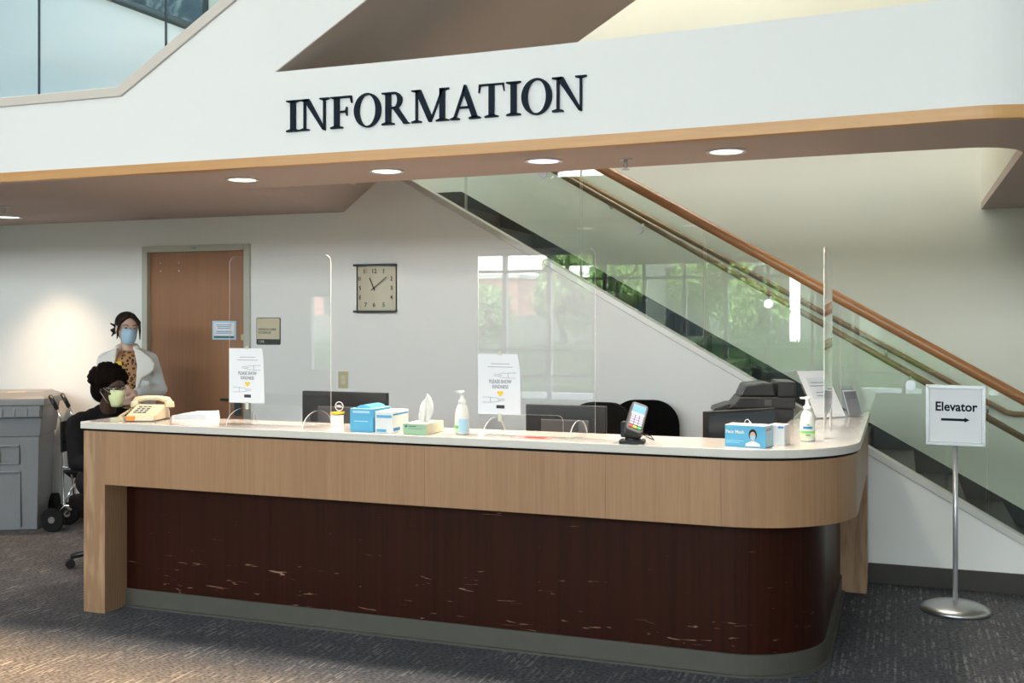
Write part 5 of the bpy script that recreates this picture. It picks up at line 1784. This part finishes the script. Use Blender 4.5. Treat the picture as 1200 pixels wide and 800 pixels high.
# --- seated person, faces +X-ish
PT = thing('person', 'seated person in black with curly black hair and pale yellow face mask', 'person', (-5.04, 5.76, 0), 1.12)
hm = Matrix.Translation((0.0, -0.06, 1.195)) @ Euler((R(8), 0, 0.22)).to_matrix().to_4x4()
b = MB()
head_mesh(b, hm, 1.0)
b.capsule((0, 0.03, 1.00), (0, -0.02, 1.13), 0.058, 0.054)
b.capsule((-0.15, 0.03, 0.985), (0.15, 0.03, 0.985), 0.050)
b.capsule((0, 0.04, 0.74), (0, 0.03, 0.90), 0.125, 0.125)
b.capsule((0, 0.05, 0.58), (0, 0.04, 0.74), 0.125, 0.12)
b.capsule((-0.08, 0.05, 0.56), (0.08, 0.05, 0.56), 0.105)
for e in (-1, 1):
    b.capsule((e * 0.09, 0.03, 0.56), (e * 0.11, -0.36, 0.55), 0.082, 0.058)
    b.capsule((e * 0.11, -0.36, 0.55), (e * 0.11, -0.36, 0.12), 0.055, 0.038)
    b.capsule((e * 0.11, -0.34, 0.06), (e * 0.12, -0.47, 0.045), 0.038, 0.03)
    b.capsule((e * 0.20, 0.03, 0.96), (e * 0.235, -0.06, 0.72), 0.048, 0.040)
    b.capsule((e * 0.235, -0.06, 0.72), (e * 0.14, -0.27, 0.70), 0.038, 0.027)
    fingers(b, (e * 0.14, -0.27, 0.70), (-e * 0.25, -0.9, -0.1), (-e * 1, 0.2, 0.2), (0, 0.1, -1))
b.build('body', SKIN2, PT, remesh=0.006, smooth_it=3)
c = MB()
c.capsule((-0.165, 0.035, 0.985), (0.165, 0.035, 0.985), 0.064)
c.capsule((-0.09, 0.04, 1.015), (0.09, 0.04, 1.015), 0.052)
c.capsule((0, 0.04, 0.72), (0, 0.03, 0.90), 0.15, 0.145).capsule((-0.07, 0.04, 0.86), (0.07, 0.04, 0.86), 0.13).capsule((0, 0.05, 0.56), (0, 0.04, 0.74), 0.15, 0.148)
c.capsule((-0.03, 0.045, 1.03), (0.03, 0.045, 1.03), 0.060)
for e in (-1, 1):
    c.capsule((e * 0.205, 0.03, 0.965), (e * 0.235, -0.06, 0.72), 0.066, 0.058)
    c.capsule((e * 0.235, -0.06, 0.72), (e * 0.155, -0.24, 0.70), 0.056, 0.042)
c.build('sweater', CLOTHB, PT, remesh=0.01, smooth_it=3)
c = MB()
c.capsule((-0.08, 0.05, 0.57), (0.08, 0.05, 0.57), 0.118)
for e in (-1, 1):
    c.capsule((e * 0.09, 0.03, 0.57), (e * 0.11, -0.36, 0.56), 0.094, 0.072)
    c.capsule((e * 0.11, -0.36, 0.55), (e * 0.11, -0.36, 0.13), 0.068, 0.052)
c.build('trousers', BLACKM, PT, remesh=0.012, smooth_it=2)
for e in (-1, 1):
    MB().capsule((e * 0.11, -0.34, 0.048), (e * 0.12, -0.49, 0.042), 0.045, 0.038).build('shoe', BLACKM, PT, remesh=0.01)
eyes(hm, PT, HAIR2)
mask(hm, PT, MASKY)
gl = MB()
for e in (-1, 1):
    gl.tube([hm @ Vector((e * 0.031 + 0.021 * math.cos(a), -0.088 + abs(0.021 * math.cos(a)) * 0.2, 0.012 + 0.016 * math.sin(a))) for a in [2 * PI * k / 16 for k in range(16)]], 0.0016, 5, closed=True)
    gl.tube([hm @ Vector(p) for p in ((e * 0.052, -0.082, 0.016), (e * 0.072, -0.04, 0.018), (e * 0.080, 0.012, 0.016))], 0.0016, 5)
gl.tube([hm @ Vector((-0.010, -0.090, 0.014)), hm @ Vector((0.010, -0.090, 0.014))], 0.0016, 5)
gl.build('eyeglasses', CHROME, PT)
random.seed(11)
hr = MB()
hr.ball((0, 0.052, 0.062), 0.112, mat=hm, nu=24, nv=16, sc=(1.0, 1.08, 0.90))
hr.ball((0, 0.090, -0.01), 0.092, mat=hm, sc=(1.0, 0.85, 1.1))
for k in range(170):
    a = random.uniform(0, 2 * PI)
    ph = random.uniform(0, 1)
    d = Vector((math.cos(a) * math.sqrt(1 - ph * ph), math.sin(a) * math.sqrt(1 - ph * ph), ph * random.choice((1, 1, -0.5))))
    p = Vector((0, 0.056, 0.056)) + Vector((d.x * 0.112, d.y * 0.122, d.z * 0.102))
    if p.y < -0.040 and p.z < 0.085:
        continue
    if p.z < 0.0 and p.y < 0.02:
        continue
    hr.ball(p, random.uniform(0.012, 0.024), mat=hm, nu=8, nv=6)
hr.build('hair', HAIR2, PT, remesh=0.006, smooth_it=0)
